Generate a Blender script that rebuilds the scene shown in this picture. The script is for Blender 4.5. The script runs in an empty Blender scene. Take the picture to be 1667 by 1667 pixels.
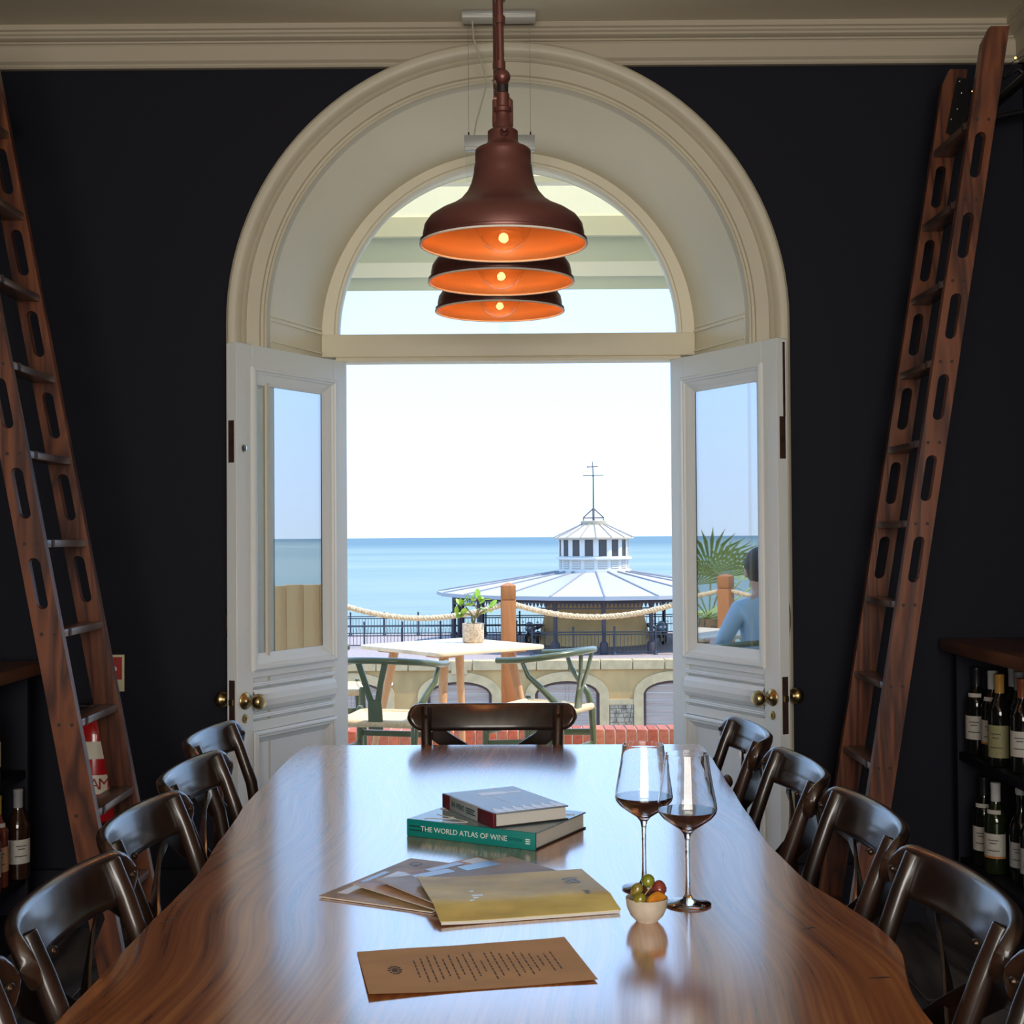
import bpy, bmesh, math, random
from mathutils import Vector, Matrix
random.seed(7)
pi = math.pi
S = bpy.context.scene
COL = S.collection

# ------------------------------------------------------------ camera
cam_d = bpy.data.cameras.new('camera'); cam = bpy.data.objects.new('camera', cam_d); COL.objects.link(cam)
cam_d.sensor_width = 36.0; cam_d.lens = 2200.0/1667.0*36.0
cam_d.clip_start = 0.05; cam_d.clip_end = 60000
cam.matrix_world = (Matrix.Translation((0.01, 0, 1.37)) @ Matrix.Rotation(math.radians(91.04), 4, 'X')
                    @ Matrix.Rotation(math.radians(-0.4), 4, 'Z'))
S.camera = cam
# ------------------------------------------------------------ sky
W = bpy.data.worlds.new('sky'); S.world = W; W.use_nodes = True
nt = W.node_tree; nt.nodes.clear()
tc = nt.nodes.new('ShaderNodeTexCoord'); sp = nt.nodes.new('ShaderNodeSeparateXYZ')
rp = nt.nodes.new('ShaderNodeValToRGB'); bg = nt.nodes.new('ShaderNodeBackground'); wo = nt.nodes.new('ShaderNodeOutputWorld')
nt.links.new(tc.outputs['Generated'], sp.inputs[0]); nt.links.new(sp.outputs['Z'], rp.inputs[0])
nt.links.new(rp.outputs[0], bg.inputs[0]); nt.links.new(bg.outputs[0], wo.inputs[0])
e = rp.color_ramp.elements
e[0].position = 0.0; e[0].color = (0.735, 0.93, 1.20, 1)
e[1].position = 1.0; e[1].color = (0.48, 0.95, 1.95, 1)
k = e.new(0.07); k.color = (0.71, 0.97, 1.38, 1)
k = e.new(0.13); k.color = (0.655, 1.01, 1.55, 1)
k = e.new(0.30); k.color = (0.68, 1.08, 1.72, 1)
bg.inputs[1].default_value = 1.38
# ------------------------------------------------------------ sun, and a warm fill light added behind the camera
sd = bpy.data.lights.new('sun', 'SUN'); so = bpy.data.objects.new('sun', sd); COL.objects.link(so)
sd.energy = 5.8; sd.angle = 0.009; sd.color = (1.0, 0.93, 0.82)
so.rotation_euler = Vector((0.50, -0.10, 0.86)).to_track_quat('Z', 'Y').to_euler()
ad = bpy.data.lights.new('back_fill_light', 'AREA'); ao = bpy.data.objects.new('back_fill_light', ad); COL.objects.link(ao)
ad.shape = 'RECTANGLE'; ad.size = 3.3; ad.size_y = 2.0; ad.energy = 200; ad.color = (1.0, 0.90, 0.74)
ao.location = (0, -3.02, 1.75); ao.rotation_euler = (math.radians(90), 0, 0)
S.view_settings.view_transform = 'Standard'; S.view_settings.look = 'None'
S.view_settings.gamma = 1.0; S.view_settings.exposure = 0.06
try: S.view_settings.use_curve_mapping = False
except Exception: pass

# ------------------------------------------------------------ mesh helpers
class MB:
    def __init__(s): s.v = []; s.f = []
    def add(s, vs, fs):
        o = len(s.v); s.v += [tuple(p) for p in vs]; s.f += [tuple(i+o for i in f) for f in fs]; return s
    def box(s, x0, x1, y0, y1, z0, z1):
        return s.add([(x0,y0,z0),(x1,y0,z0),(x1,y1,z0),(x0,y1,z0),(x0,y0,z1),(x1,y0,z1),(x1,y1,z1),(x0,y1,z1)],
                     [(0,3,2,1),(4,5,6,7),(0,1,5,4),(1,2,6,5),(2,3,7,6),(3,0,4,7)])
    def hexa(s, b, t):      # bottom quad, top quad (ccw seen from above)
        return s.add(list(b)+list(t), [(0,3,2,1),(4,5,6,7),(0,1,5,4),(1,2,6,5),(2,3,7,6),(3,0,4,7)])
    def tube(s, pts, r, n=8, cap=True, flat=None, up=None):
        P = [Vector(p) for p in pts]; m = len(P); rr = r if isinstance(r, (list, tuple)) else [r]*m
        vs = []; prev = None
        for i, p in enumerate(P):
            t = (P[min(i+1,m-1)]-P[max(i-1,0)]).normalized()
            if up is not None: a = Vector(up) - t*Vector(up).dot(t)
            elif prev is None:
                a = Vector((0,0,1)) if abs(t.z) < .9 else Vector((1,0,0)); a = a - t*a.dot(t)
            else: a = prev - t*prev.dot(t)
            a.normalize(); b = t.cross(a); prev = a
            for k in range(n):
                th = 2*pi*k/n
                ca, sa = math.cos(th), math.sin(th)
                if flat: vs.append(p + a*ca*flat[0] + b*sa*flat[1])
                else: vs.append(p + (a*ca + b*sa)*rr[i])
        fs = [(i*n+k, i*n+(k+1)%n, (i+1)*n+(k+1)%n, (i+1)*n+k) for i in range(m-1) for k in range(n)]
        if cap: fs += [tuple(range(n-1,-1,-1)), tuple(range((m-1)*n, m*n))]
        return s.add(vs, fs)
    def strip(s, pts, w, t, up, taper=None):   # rectangular bar along pts; w measured along 'up', t across
        P = [Vector(p) for p in pts]; m = len(P); vs = []
        for i, p in enumerate(P):
            d = (P[min(i+1,m-1)]-P[max(i-1,0)]).normalized(); u = Vector(up[i] if isinstance(up, list) else up)
            a = (u - d*u.dot(d)).normalized(); b = d.cross(a)
            ww = w[i] if isinstance(w, (list, tuple)) else w
            for sa, sb in ((-1,-1),(1,-1),(1,1),(-1,1)): vs.append(p + a*sa*ww/2 + b*sb*t/2)
        fs = [(i*4+k, i*4+(k+1)%4, (i+1)*4+(k+1)%4, (i+1)*4+k) for i in range(m-1) for k in range(4)]
        return s.add(vs, fs+[(3,2,1,0), tuple(range((m-1)*4, m*4))])
    def lathe(s, prof, n=24, c=(0,0,0), cap0=False, cap1=False):
        vs = [(c[0]+r*math.cos(2*pi*k/n), c[1]+r*math.sin(2*pi*k/n), c[2]+z) for r, z in prof for k in range(n)]
        m = len(prof)
        fs = [(i*n+k, i*n+(k+1)%n, (i+1)*n+(k+1)%n, (i+1)*n+k) for i in range(m-1) for k in range(n)]
        if cap0: fs.append(tuple(range(n-1,-1,-1)))
        if cap1: fs.append(tuple(range((m-1)*n, m*n)))
        return s.add(vs, fs)
    def ell(s, c, rx, ry, rz, n=12, m=8):
        vs = [(c[0], c[1], c[2]-rz)]
        for i in range(1, m):
            a = -pi/2 + pi*i/m
            vs += [(c[0]+rx*math.cos(a)*math.cos(2*pi*k/n), c[1]+ry*math.cos(a)*math.sin(2*pi*k/n), c[2]+rz*math.sin(a)) for k in range(n)]
        vs.append((c[0], c[1], c[2]+rz)); L = len(vs)-1
        fs = [(0, 1+(k+1)%n, 1+k) for k in range(n)]
        for i in range(m-2): fs += [(1+i*n+k, 1+i*n+(k+1)%n, 1+(i+1)*n+(k+1)%n, 1+(i+1)*n+k) for k in range(n)]
        fs += [(1+(m-2)*n+k, 1+(m-2)*n+(k+1)%n, L) for k in range(n)]
        return s.add(vs, fs)
    def prism(s, poly, f):   # poly: 2D ccw; f(u,v,w) -> 3D, w = 0 / 1
        n = len(poly); vs = [f(u,v,0) for u,v in poly]+[f(u,v,1) for u,v in poly]
        return s.add(vs, [tuple(range(n-1,-1,-1)), tuple(range(n,2*n))]+[(i,(i+1)%n,n+(i+1)%n,n+i) for i in range(n)])
    def arch(s, prof, zs, z0, n=56):   # prof: (radius, y)
        base = len(s.v); L = None
        for r, y in prof:
            o = [(-r,y,z0)]+[(-r*math.cos(pi*i/n), y, zs+r*math.sin(pi*i/n)) for i in range(n+1)]+[(r,y,z0)]
            L = len(o); s.v += o
        for j in range(len(prof)-1):
            for i in range(L-1):
                a = base+j*L+i; s.f.append((a, a+1, a+L+1, a+L))
        return s
    def xform(s, M): s.v = [tuple(M @ Vector(p)) for p in s.v]; return s
    def mesh(s, name, bev=0, smooth=True, seg=2, ang=38):
        me = bpy.data.meshes.new(name); me.from_pydata(s.v, [], s.f)
        bm = bmesh.new(); bm.from_mesh(me)
        bmesh.ops.recalc_face_normals(bm, faces=bm.faces)
        if bev:
            ed = [x for x in bm.edges if len(x.link_faces) == 2 and x.calc_face_angle(0) > math.radians(35)]
            bmesh.ops.bevel(bm, geom=ed, offset=bev, segments=seg, affect='EDGES', profile=.5, clamp_overlap=True)
        bm.to_mesh(me); bm.free()
        if smooth:
            me.polygons.foreach_set('use_smooth', [True]*len(me.polygons)); me.set_sharp_from_angle(angle=math.radians(ang))
        return me

def tag(o, label=None, cat=None, group=None, kind=None):
    if label: o['label'] = label
    if cat: o['category'] = cat
    if group: o['group'] = group
    if kind: o['kind'] = kind
    return o
def obj(name, mb, mat, parent=None, bev=0, smooth=True, loc=None, rot=None, **kw):
    me = mb if isinstance(mb, bpy.types.Mesh) else mb.mesh(name, bev, smooth, **kw)
    if mat is not None and not me.materials: me.materials.append(mat)
    o = bpy.data.objects.new(name, me); COL.objects.link(o); o.parent = parent
    if loc: o.location = loc
    if rot: o.rotation_euler = rot
    return o
def empty(name, loc=(0,0,0), rz=0, label=None, cat=None, group=None, kind=None):
    o = bpy.data.objects.new(name, None); COL.objects.link(o); o.empty_display_size = .1
    o.location = loc; o.rotation_euler = (0,0,rz); return tag(o, label, cat, group, kind)
def copy_tree(o, parent=None):
    c = o.copy(); COL.objects.link(c); c.parent = parent
    for ch in list(o.children): copy_tree(ch, c)
    return c
def text_mesh(body, size, ext=.0002, align='CENTER'):
    cu = bpy.data.curves.new('lettering', 'FONT'); cu.body = body; cu.size = size; cu.extrude = ext
    cu.align_x = align; cu.align_y = 'CENTER'; cu.resolution_u = 3
    t = bpy.data.objects.new('lettering', cu); COL.objects.link(t)
    me = bpy.data.meshes.new_from_object(t); bpy.data.objects.remove(t); return me
def lettering(body, size, mat, parent, M, align='CENTER'):
    me = text_mesh(body, size, align=align); me.transform(M)
    return obj('lettering', me, mat, parent)
def frame(origin, xa, ya):   # matrix mapping local xy to given axes
    xa = Vector(xa).normalized(); ya = Vector(ya).normalized(); za = xa.cross(ya)
    M = Matrix.Identity(4)
    for i in range(3): M[i][0] = xa[i]; M[i][1] = ya[i]; M[i][2] = za[i]; M[i][3] = origin[i]
    return M

# ------------------------------------------------------------ materials
MATS = {}
def mat(name, col, rough=.5, metal=0, bump=0, bscale=40, var=0, vscale=6, coat=0, coat_ior=1.5, coat_rough=.1, ior=1.5, stretch=(1,1,1), trans=0, emit=None, es=0, sheen=0):
    if name in MATS: return MATS[name]
    m = bpy.data.materials.new(name); m.use_nodes = True; N = m.node_tree; b = N.nodes['Principled BSDF']
    b.inputs['Base Color'].default_value = (*col, 1); b.inputs['Roughness'].default_value = rough
    b.inputs['Metallic'].default_value = metal; b.inputs['IOR'].default_value = ior
    b.inputs['Coat Weight'].default_value = coat; b.inputs['Coat IOR'].default_value = coat_ior; b.inputs['Coat Roughness'].default_value = coat_rough
    b.inputs['Transmission Weight'].default_value = trans
    if emit: b.inputs['Emission Color'].default_value = (*emit, 1); b.inputs['Emission Strength'].default_value = es
    if bump or var:
        t = N.nodes.new('ShaderNodeTexCoord'); mp = N.nodes.new('ShaderNodeMapping'); mp.inputs['Scale'].default_value = stretch
        N.links.new(t.outputs['Object'], mp.inputs[0])
    if var:
        n = N.nodes.new('ShaderNodeTexNoise'); n.inputs['Scale'].default_value = vscale; n.inputs['Detail'].default_value = 5
        N.links.new(mp.outputs[0], n.inputs[0])
        mx = N.nodes.new('ShaderNodeMix'); mx.data_type = 'RGBA'
        mx.inputs[6].default_value = (*[c*(1-var) for c in col], 1); mx.inputs[7].default_value = (*[min(1, c*(1+var)) for c in col], 1)
        r = N.nodes.new('ShaderNodeMapRange'); r.inputs[1].default_value = .3; r.inputs[2].default_value = .7
        N.links.new(n.outputs[0], r.inputs[0]); N.links.new(r.outputs[0], mx.inputs[0]); N.links.new(mx.outputs[2], b.inputs['Base Color'])
    if bump:
        n2 = N.nodes.new('ShaderNodeTexNoise'); n2.inputs['Scale'].default_value = bscale; n2.inputs['Detail'].default_value = 4
        N.links.new(mp.outputs[0], n2.inputs[0])
        bp = N.nodes.new('ShaderNodeBump'); bp.inputs['Strength'].default_value = bump; bp.inputs['Distance'].default_value = .005
        N.links.new(n2.outputs[0], bp.inputs['Height']); N.links.new(bp.outputs[0], b.inputs['Normal'])
    MATS[name] = m; return m
def wood(name, c1, c2, axis='Y', rough=.4, ring=14, coat=0, coat_ior=1.5, coat_rough=.15, bump=.15, fine=120, warp=1.2, contrast=(.25,.75)):
    m = bpy.data.materials.new(name); m.use_nodes = True; N = m.node_tree; b = N.nodes['Principled BSDF']
    t = N.nodes.new('ShaderNodeTexCoord'); mp = N.nodes.new('ShaderNodeMapping'); L = N.links.new
    st = {'X': (.12,1,1), 'Y': (1,.12,1), 'Z': (1,1,.12)}[axis]; mp.inputs['Scale'].default_value = st
    L(t.outputs['Object'], mp.inputs[0])
    n = N.nodes.new('ShaderNodeTexNoise'); n.inputs['Scale'].default_value = ring*.35; n.inputs['Detail'].default_value = 3; n.inputs['Distortion'].default_value = warp
    L(mp.outputs[0], n.inputs[0])
    mul = N.nodes.new('ShaderNodeMath'); mul.operation = 'MULTIPLY'; mul.inputs[1].default_value = ring*.8; L(n.outputs[0], mul.inputs[0])
    fr = N.nodes.new('ShaderNodeMath'); fr.operation = 'PINGPONG'; fr.inputs[1].default_value = 1.0; L(mul.outputs[0], fr.inputs[0])
    n2 = N.nodes.new('ShaderNodeTexNoise'); n2.inputs['Scale'].default_value = fine; n2.inputs['Detail'].default_value = 3; L(mp.outputs[0], n2.inputs[0])
    ad = N.nodes.new('ShaderNodeMix'); ad.data_type = 'FLOAT'; ad.inputs[0].default_value = .45
    L(fr.outputs[0], ad.inputs[2]); L(n2.outputs[0], ad.inputs[3])
    r = N.nodes.new('ShaderNodeMapRange'); r.inputs[1].default_value = contrast[0]; r.inputs[2].default_value = contrast[1]; L(ad.outputs[0], r.inputs[0])
    mx = N.nodes.new('ShaderNodeMix'); mx.data_type = 'RGBA'; mx.inputs[6].default_value = (*c1,1); mx.inputs[7].default_value = (*c2,1)
    L(r.outputs[0], mx.inputs[0]); L(mx.outputs[2], b.inputs['Base Color'])
    b.inputs['Roughness'].default_value = rough; b.inputs['Coat Weight'].default_value = coat; b.inputs['Coat IOR'].default_value = coat_ior; b.inputs['Coat Roughness'].default_value = coat_rough
    bp = N.nodes.new('ShaderNodeBump'); bp.inputs['Strength'].default_value = bump; bp.inputs['Distance'].default_value = .002
    L(ad.outputs[0], bp.inputs['Height']); L(bp.outputs[0], b.inputs['Normal'])
    if coat: L(bp.outputs[0], b.inputs['Coat Normal'])
    MATS[name] = m; return m
def thin_glass(name, refl, tint=(1,1,1), rough=0.0):
    m = bpy.data.materials.new(name); m.use_nodes = True; N = m.node_tree; N.nodes.clear()
    o = N.nodes.new('ShaderNodeOutputMaterial'); t = N.nodes.new('ShaderNodeBsdfTransparent'); g = N.nodes.new('ShaderNodeBsdfGlossy')
    mx = N.nodes.new('ShaderNodeMixShader'); t.inputs[0].default_value = (*tint,1); g.inputs['Roughness'].default_value = rough
    mx.inputs[0].default_value = refl
    if refl < .3:      # clear thin glass: reflection grows towards grazing angles, same from both sides
        f = N.nodes.new('ShaderNodeLayerWeight'); f.inputs[0].default_value = .5
        p = N.nodes.new('ShaderNodeMath'); p.operation = 'POWER'; p.inputs[1].default_value = 3.5; N.links.new(f.outputs['Facing'], p.inputs[0])
        q = N.nodes.new('ShaderNodeMath'); q.operation = 'MULTIPLY_ADD'; q.inputs[1].default_value = .55; q.inputs[2].default_value = .04
        N.links.new(p.outputs[0], q.inputs[0]); N.links.new(q.outputs[0], mx.inputs[0])
    N.links.new(t.outputs[0], mx.inputs[1]); N.links.new(g.outputs[0], mx.inputs[2]); N.links.new(mx.outputs[0], o.inputs[0])
    MATS[name] = m; return m

navy = mat('navy_black_paint', (.0098,.0102,.0180), .65, bump=.05, bscale=60)
navy.node_tree.nodes['Principled BSDF'].inputs['Specular IOR Level'].default_value = .15
cream = mat('cream_gloss_paint', (.60,.55,.43), .42, bump=.04, bscale=25, var=.04, vscale=3)
cream_r = mat('cream_plaster_paint', (.82,.76,.60), .4, bump=.06, bscale=8, var=.03, vscale=3)
ceilm = mat('ceiling_paint', (.78,.70,.54), .6)
doorw = mat('door_white_paint', (.78,.82,.84), .38, bump=.06, bscale=60, stretch=(1,1,.15))
extw = mat('exterior_render', (.72,.68,.58), .8, var=.1)
dglass = thin_glass('door_glass', .52, (.9,.95,.97))
cglass = thin_glass('clear_glass', .08, (.96,.98,.98))
brass = mat('aged_brass', (.45,.33,.16), .3, metal=1)
darkbr = mat('dark_bronze_lock', (.10,.055,.045), .45, metal=.6, var=.3, vscale=40)
blackm = mat('black_metal', (.012,.012,.014), .4, metal=.5)
steel = mat('bolt_steel', (.6,.6,.6), .25, metal=1)
white = mat('white_plastic', (.75,.75,.72), .4)
greym = mat('grey_aluminium', (.45,.46,.46), .4, metal=.3)
plankm = wood('dark_floor_board', (.035,.033,.037), (.12,.105,.105), 'Y', .42, 9, bump=.25)

# ============================================================ ROOM SHELL
XL, XR, YF, YB, H = -1.95, 1.85, 4.815, -3.0, 3.185
R0, R1, ZS = .849, .715, 2.131

fl = obj('floor', MB().box(XL, XR, YB, 5.45, -.06, -.022), mat('floor_joint', (.006,.006,.006), .9), smooth=False)
tag(fl, 'dark stained worn wooden plank floor', 'floor', kind='structure')
nb = 18; pw = (XR-XL)/nb
cuts = [YB, -.4, 2.1, 4.3, 5.44]
for i in range(nb):
    sh = random.uniform(-.7, .7); yy = [YB] + [c+sh for c in cuts[1:-1]] + [5.44]
    for a, b in zip(yy[:-1], yy[1:]):
        q = MB().box(XL+i*pw+.002, XL+(i+1)*pw-.002, a+.0015, b-.0015, -.022, random.uniform(-.001,.001))
        o = obj('plank', q, plankm, fl, bev=.002, seg=1)
# wall with the arched opening
w = MB(); w.box(XL-.1, -R0, YF, 5.45, 0, H+.1); w.box(R0, XR+.1, YF, 5.45, 0, H+.1)
n = 56
for i in range(n):
    a, b = pi*i/n, pi*(i+1)/n
    x0, z0, x1, z1 = -R0*math.cos(a), ZS+R0*math.sin(a), -R0*math.cos(b), ZS+R0*math.sin(b)
    w.add([(x0,YF,z0),(x1,YF,z1),(x1,YF,H+.1),(x0,YF,H+.1)], [(0,1,2,3)])
    w.add([(x0,5.45,z0),(x1,5.45,z1),(x1,5.45,H+.1),(x0,5.45,H+.1)], [(0,1,2,3)])
tag(obj('wall_front', w, navy, smooth=False), 'dark navy-black painted wall around the arched doorway', 'wall', kind='structure')
w = MB(); w.arch([(R0,YF),(R1,5.165),(R1,5.45)], ZS, 0); w.arch([(R1,5.455),(R0+.01,5.455)], ZS, 0)
rev = tag(obj('trim_2', w, cream_r), 'cream plastered splayed reveal and soffit inside the arch', 'reveal', kind='structure')
for zz, t_, pr in ((2.150,.008,.006),(2.165,.006,.004),(2.075,.006,.005)):
    for s in (-1, 1):
        m_ = MB(); pts = []
        for k_ in range(2):
            x = (R0-.002, R1+.0)[k_]; y = (YF+.004, 5.16)[k_]; pts.append((s*x, y, zz))
        m_.strip(pts, t_, pr*2, (0,0,1)); obj('moulding_strip', m_, cream_r, rev)
arc = MB(); arc.arch([(.849,4.83),(.849,4.785),(.855,4.776),(.863,4.776),(.868,4.786),(.877,4.786),(.881,4.778),(.926,4.776),(.929,4.769),(.935,4.765),(.941,4.769),(.945,4.762),(.953,4.755),(.966,4.748),(.986,4.750),(.995,4.760),(.995,4.82)], ZS, 0.0)
tag(obj('trim_1', arc, cream), 'moulded cream architrave around the tall round arch', 'architrave', kind='structure')
# exterior wall face
w = MB(); w.box(-6, -R0, 5.451, 5.5, -.06, 4.2); w.box(R0, 6, 5.451, 5.5, -.06, 4.2)
for i in range(n):
    a, b = pi*i/n, pi*(i+1)/n
    x0, z0, x1, z1 = -R0*math.cos(a), ZS+R0*math.sin(a), -R0*math.cos(b), ZS+R0*math.sin(b)
    w.add([(x0,5.5,z0),(x1,5.5,z1),(x1,5.5,4.2),(x0,5.5,4.2)], [(0,1,2,3)])
tag(obj('wall_outer', w, extw, smooth=False), 'pale rendered outside face of the wall on the terrace', 'wall', kind='structure')
tag(obj('wall_left', MB().box(XL-.1, XL, YB, YF, 0, H+.1), navy, smooth=False), 'dark navy-black side wall behind the left ladder', 'wall', kind='structure')
tag(obj('wall_right', MB().box(XR, XR+.1, YB, YF, 0, H+.1), navy, smooth=False), 'dark navy-black side wall behind the right ladder', 'wall', kind='structure')
w = MB(); y0, y1 = YB-.12, YB
for x0, x1, z0, z1 in ((XL,-1.65,0,H),(1.65,XR,0,H),(-1.65,1.65,0,.75),(-1.65,1.65,2.75,H)): w.box(x0,x1,y0,y1,z0,z1)  # wide opening added to let the fill light through
tag(obj('wall_back', w, navy, smooth=False), 'dark wall behind the viewer with a wide opening added for the fill light', 'wall', kind='structure')
bwin = empty('fill_window', (0,YB-.05,1.75), label='unseen wide white-framed window added behind the viewer around the fill light', cat='window', kind='structure')  # unseen window, added and sized to suit the fill light
for x0, x1, z0, z1 in ((-1.65,1.65,-1,-.94),(-1.65,1.65,.94,1),(-1.65,-1.59,-.94,.94),(1.59,1.65,-.94,.94),(-.57,-.53,-.94,.94),(.53,.57,-.94,.94)): obj('window_frame', MB().box(x0,x1,0,.045,z0,z1), cream_r, bwin, bev=.003)
tag(obj('ceiling', MB().box(XL-.1, XR+.1, YB-.12, 5.45, H, H+.1), ceilm, smooth=False), 'plain cream painted ceiling', 'ceiling', kind='structure')
cp = [(0,3.05),(.020,3.05),(.025,3.057),(.025,3.063),(.031,3.068),(.035,3.072),(.037,3.122),(.041,3.128),(.048,3.130),(.048,3.136),(.062,3.138),(.070,3.143),(.070,3.150),(.077,3.155),(.077,3.163),(.085,3.167),(.085,3.185),(0,3.185)]
c = MB(); c.prism(cp, lambda u,v,k: (XL if k==0 else XR, YF-u, v))
tag(obj('trim_3', c, mat('cornice_paint', (.50,.44,.34), .5), ang=25), 'cream moulded cornice running above the arch wall', 'cornice', kind='structure')
c = MB(); c.prism(cp, lambda u,v,k: (XR-u, YB if k==0 else YF-.001, v))
tag(obj('trim_4', c, MATS['cornice_paint'], ang=25), 'cream moulded cornice along the right side wall', 'cornice', kind='structure')
c = MB(); c.prism(cp, lambda u,v,k: (XL+u, YB if k==0 else YF-.001, v))
tag(obj('trim_5', c, MATS['cornice_paint'], ang=25), 'cream moulded cornice along the left side wall', 'cornice', kind='structure')
for nm, a, b in (('left', XL, -.998), ('right', .998, XR)):
    q = MB().prism([(0,0),(.022,0),(.022,.17),(.016,.185),(.012,.20),(0,.205)], lambda u,v,k: (a if k==0 else b, YF-u, v))
    tag(obj('baseboard_'+nm, q, navy), 'dark painted skirting board, %s of the arched doorway' % nm, 'baseboard', kind='structure')

# ---- fanlight window in the arch
fz = 2.148
win = empty('window_1', (0,5.2,fz), label='half-round fanlight window glazed above the open doors', cat='window', kind='structure')
g = MB(); g.arch([(.720,-.035),(.668,-.035),(.664,-.028),(.656,-.028),(.652,-.018),(.650,.01),(.650,.03),(.720,.03)], 0, -.0); obj('window_frame', g, cream_r, win)
obj('transom', MB().box(-.715,.715,-.04,.05,-.088,-.0), cream_r, win, bev=.004)
obj('transom_bead', MB().box(-.66,.66,-.05,-.035,-.106,-.094), cream_r, win, bev=.003)
obj('weather_bar', MB().box(-.66,.66,-.035,.05,-.106,-.088), cream_r, win, bev=.002)
pane = MB(); o_ = [(-.655*math.cos(pi*i/40), .655*math.sin(pi*i/40)) for i in range(41)]
pane.prism(o_, lambda u,v,k: (u, .008+.004*k, v)); obj('pane', pane, cglass, win, smooth=False)
# door jambs
jm = empty('trim_6', (0,5.2,0), label='cream door frame posts under the fanlight', cat='door frame', kind='structure')
for s in (-1,1): obj('jamb', MB().box(*sorted((s*.66,s*.716)), -.035,.06,0,2.045), cream_r, jm, bev=.003)
tag(obj('trim_7', MB().box(-.72,.72,5.15,5.5,-.03,.012), wood('threshold_oak',(.12,.07,.04),(.25,.15,.08),'X'), bev=.004), 'worn wooden threshold under the open doors', 'threshold', kind='structure')

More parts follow.
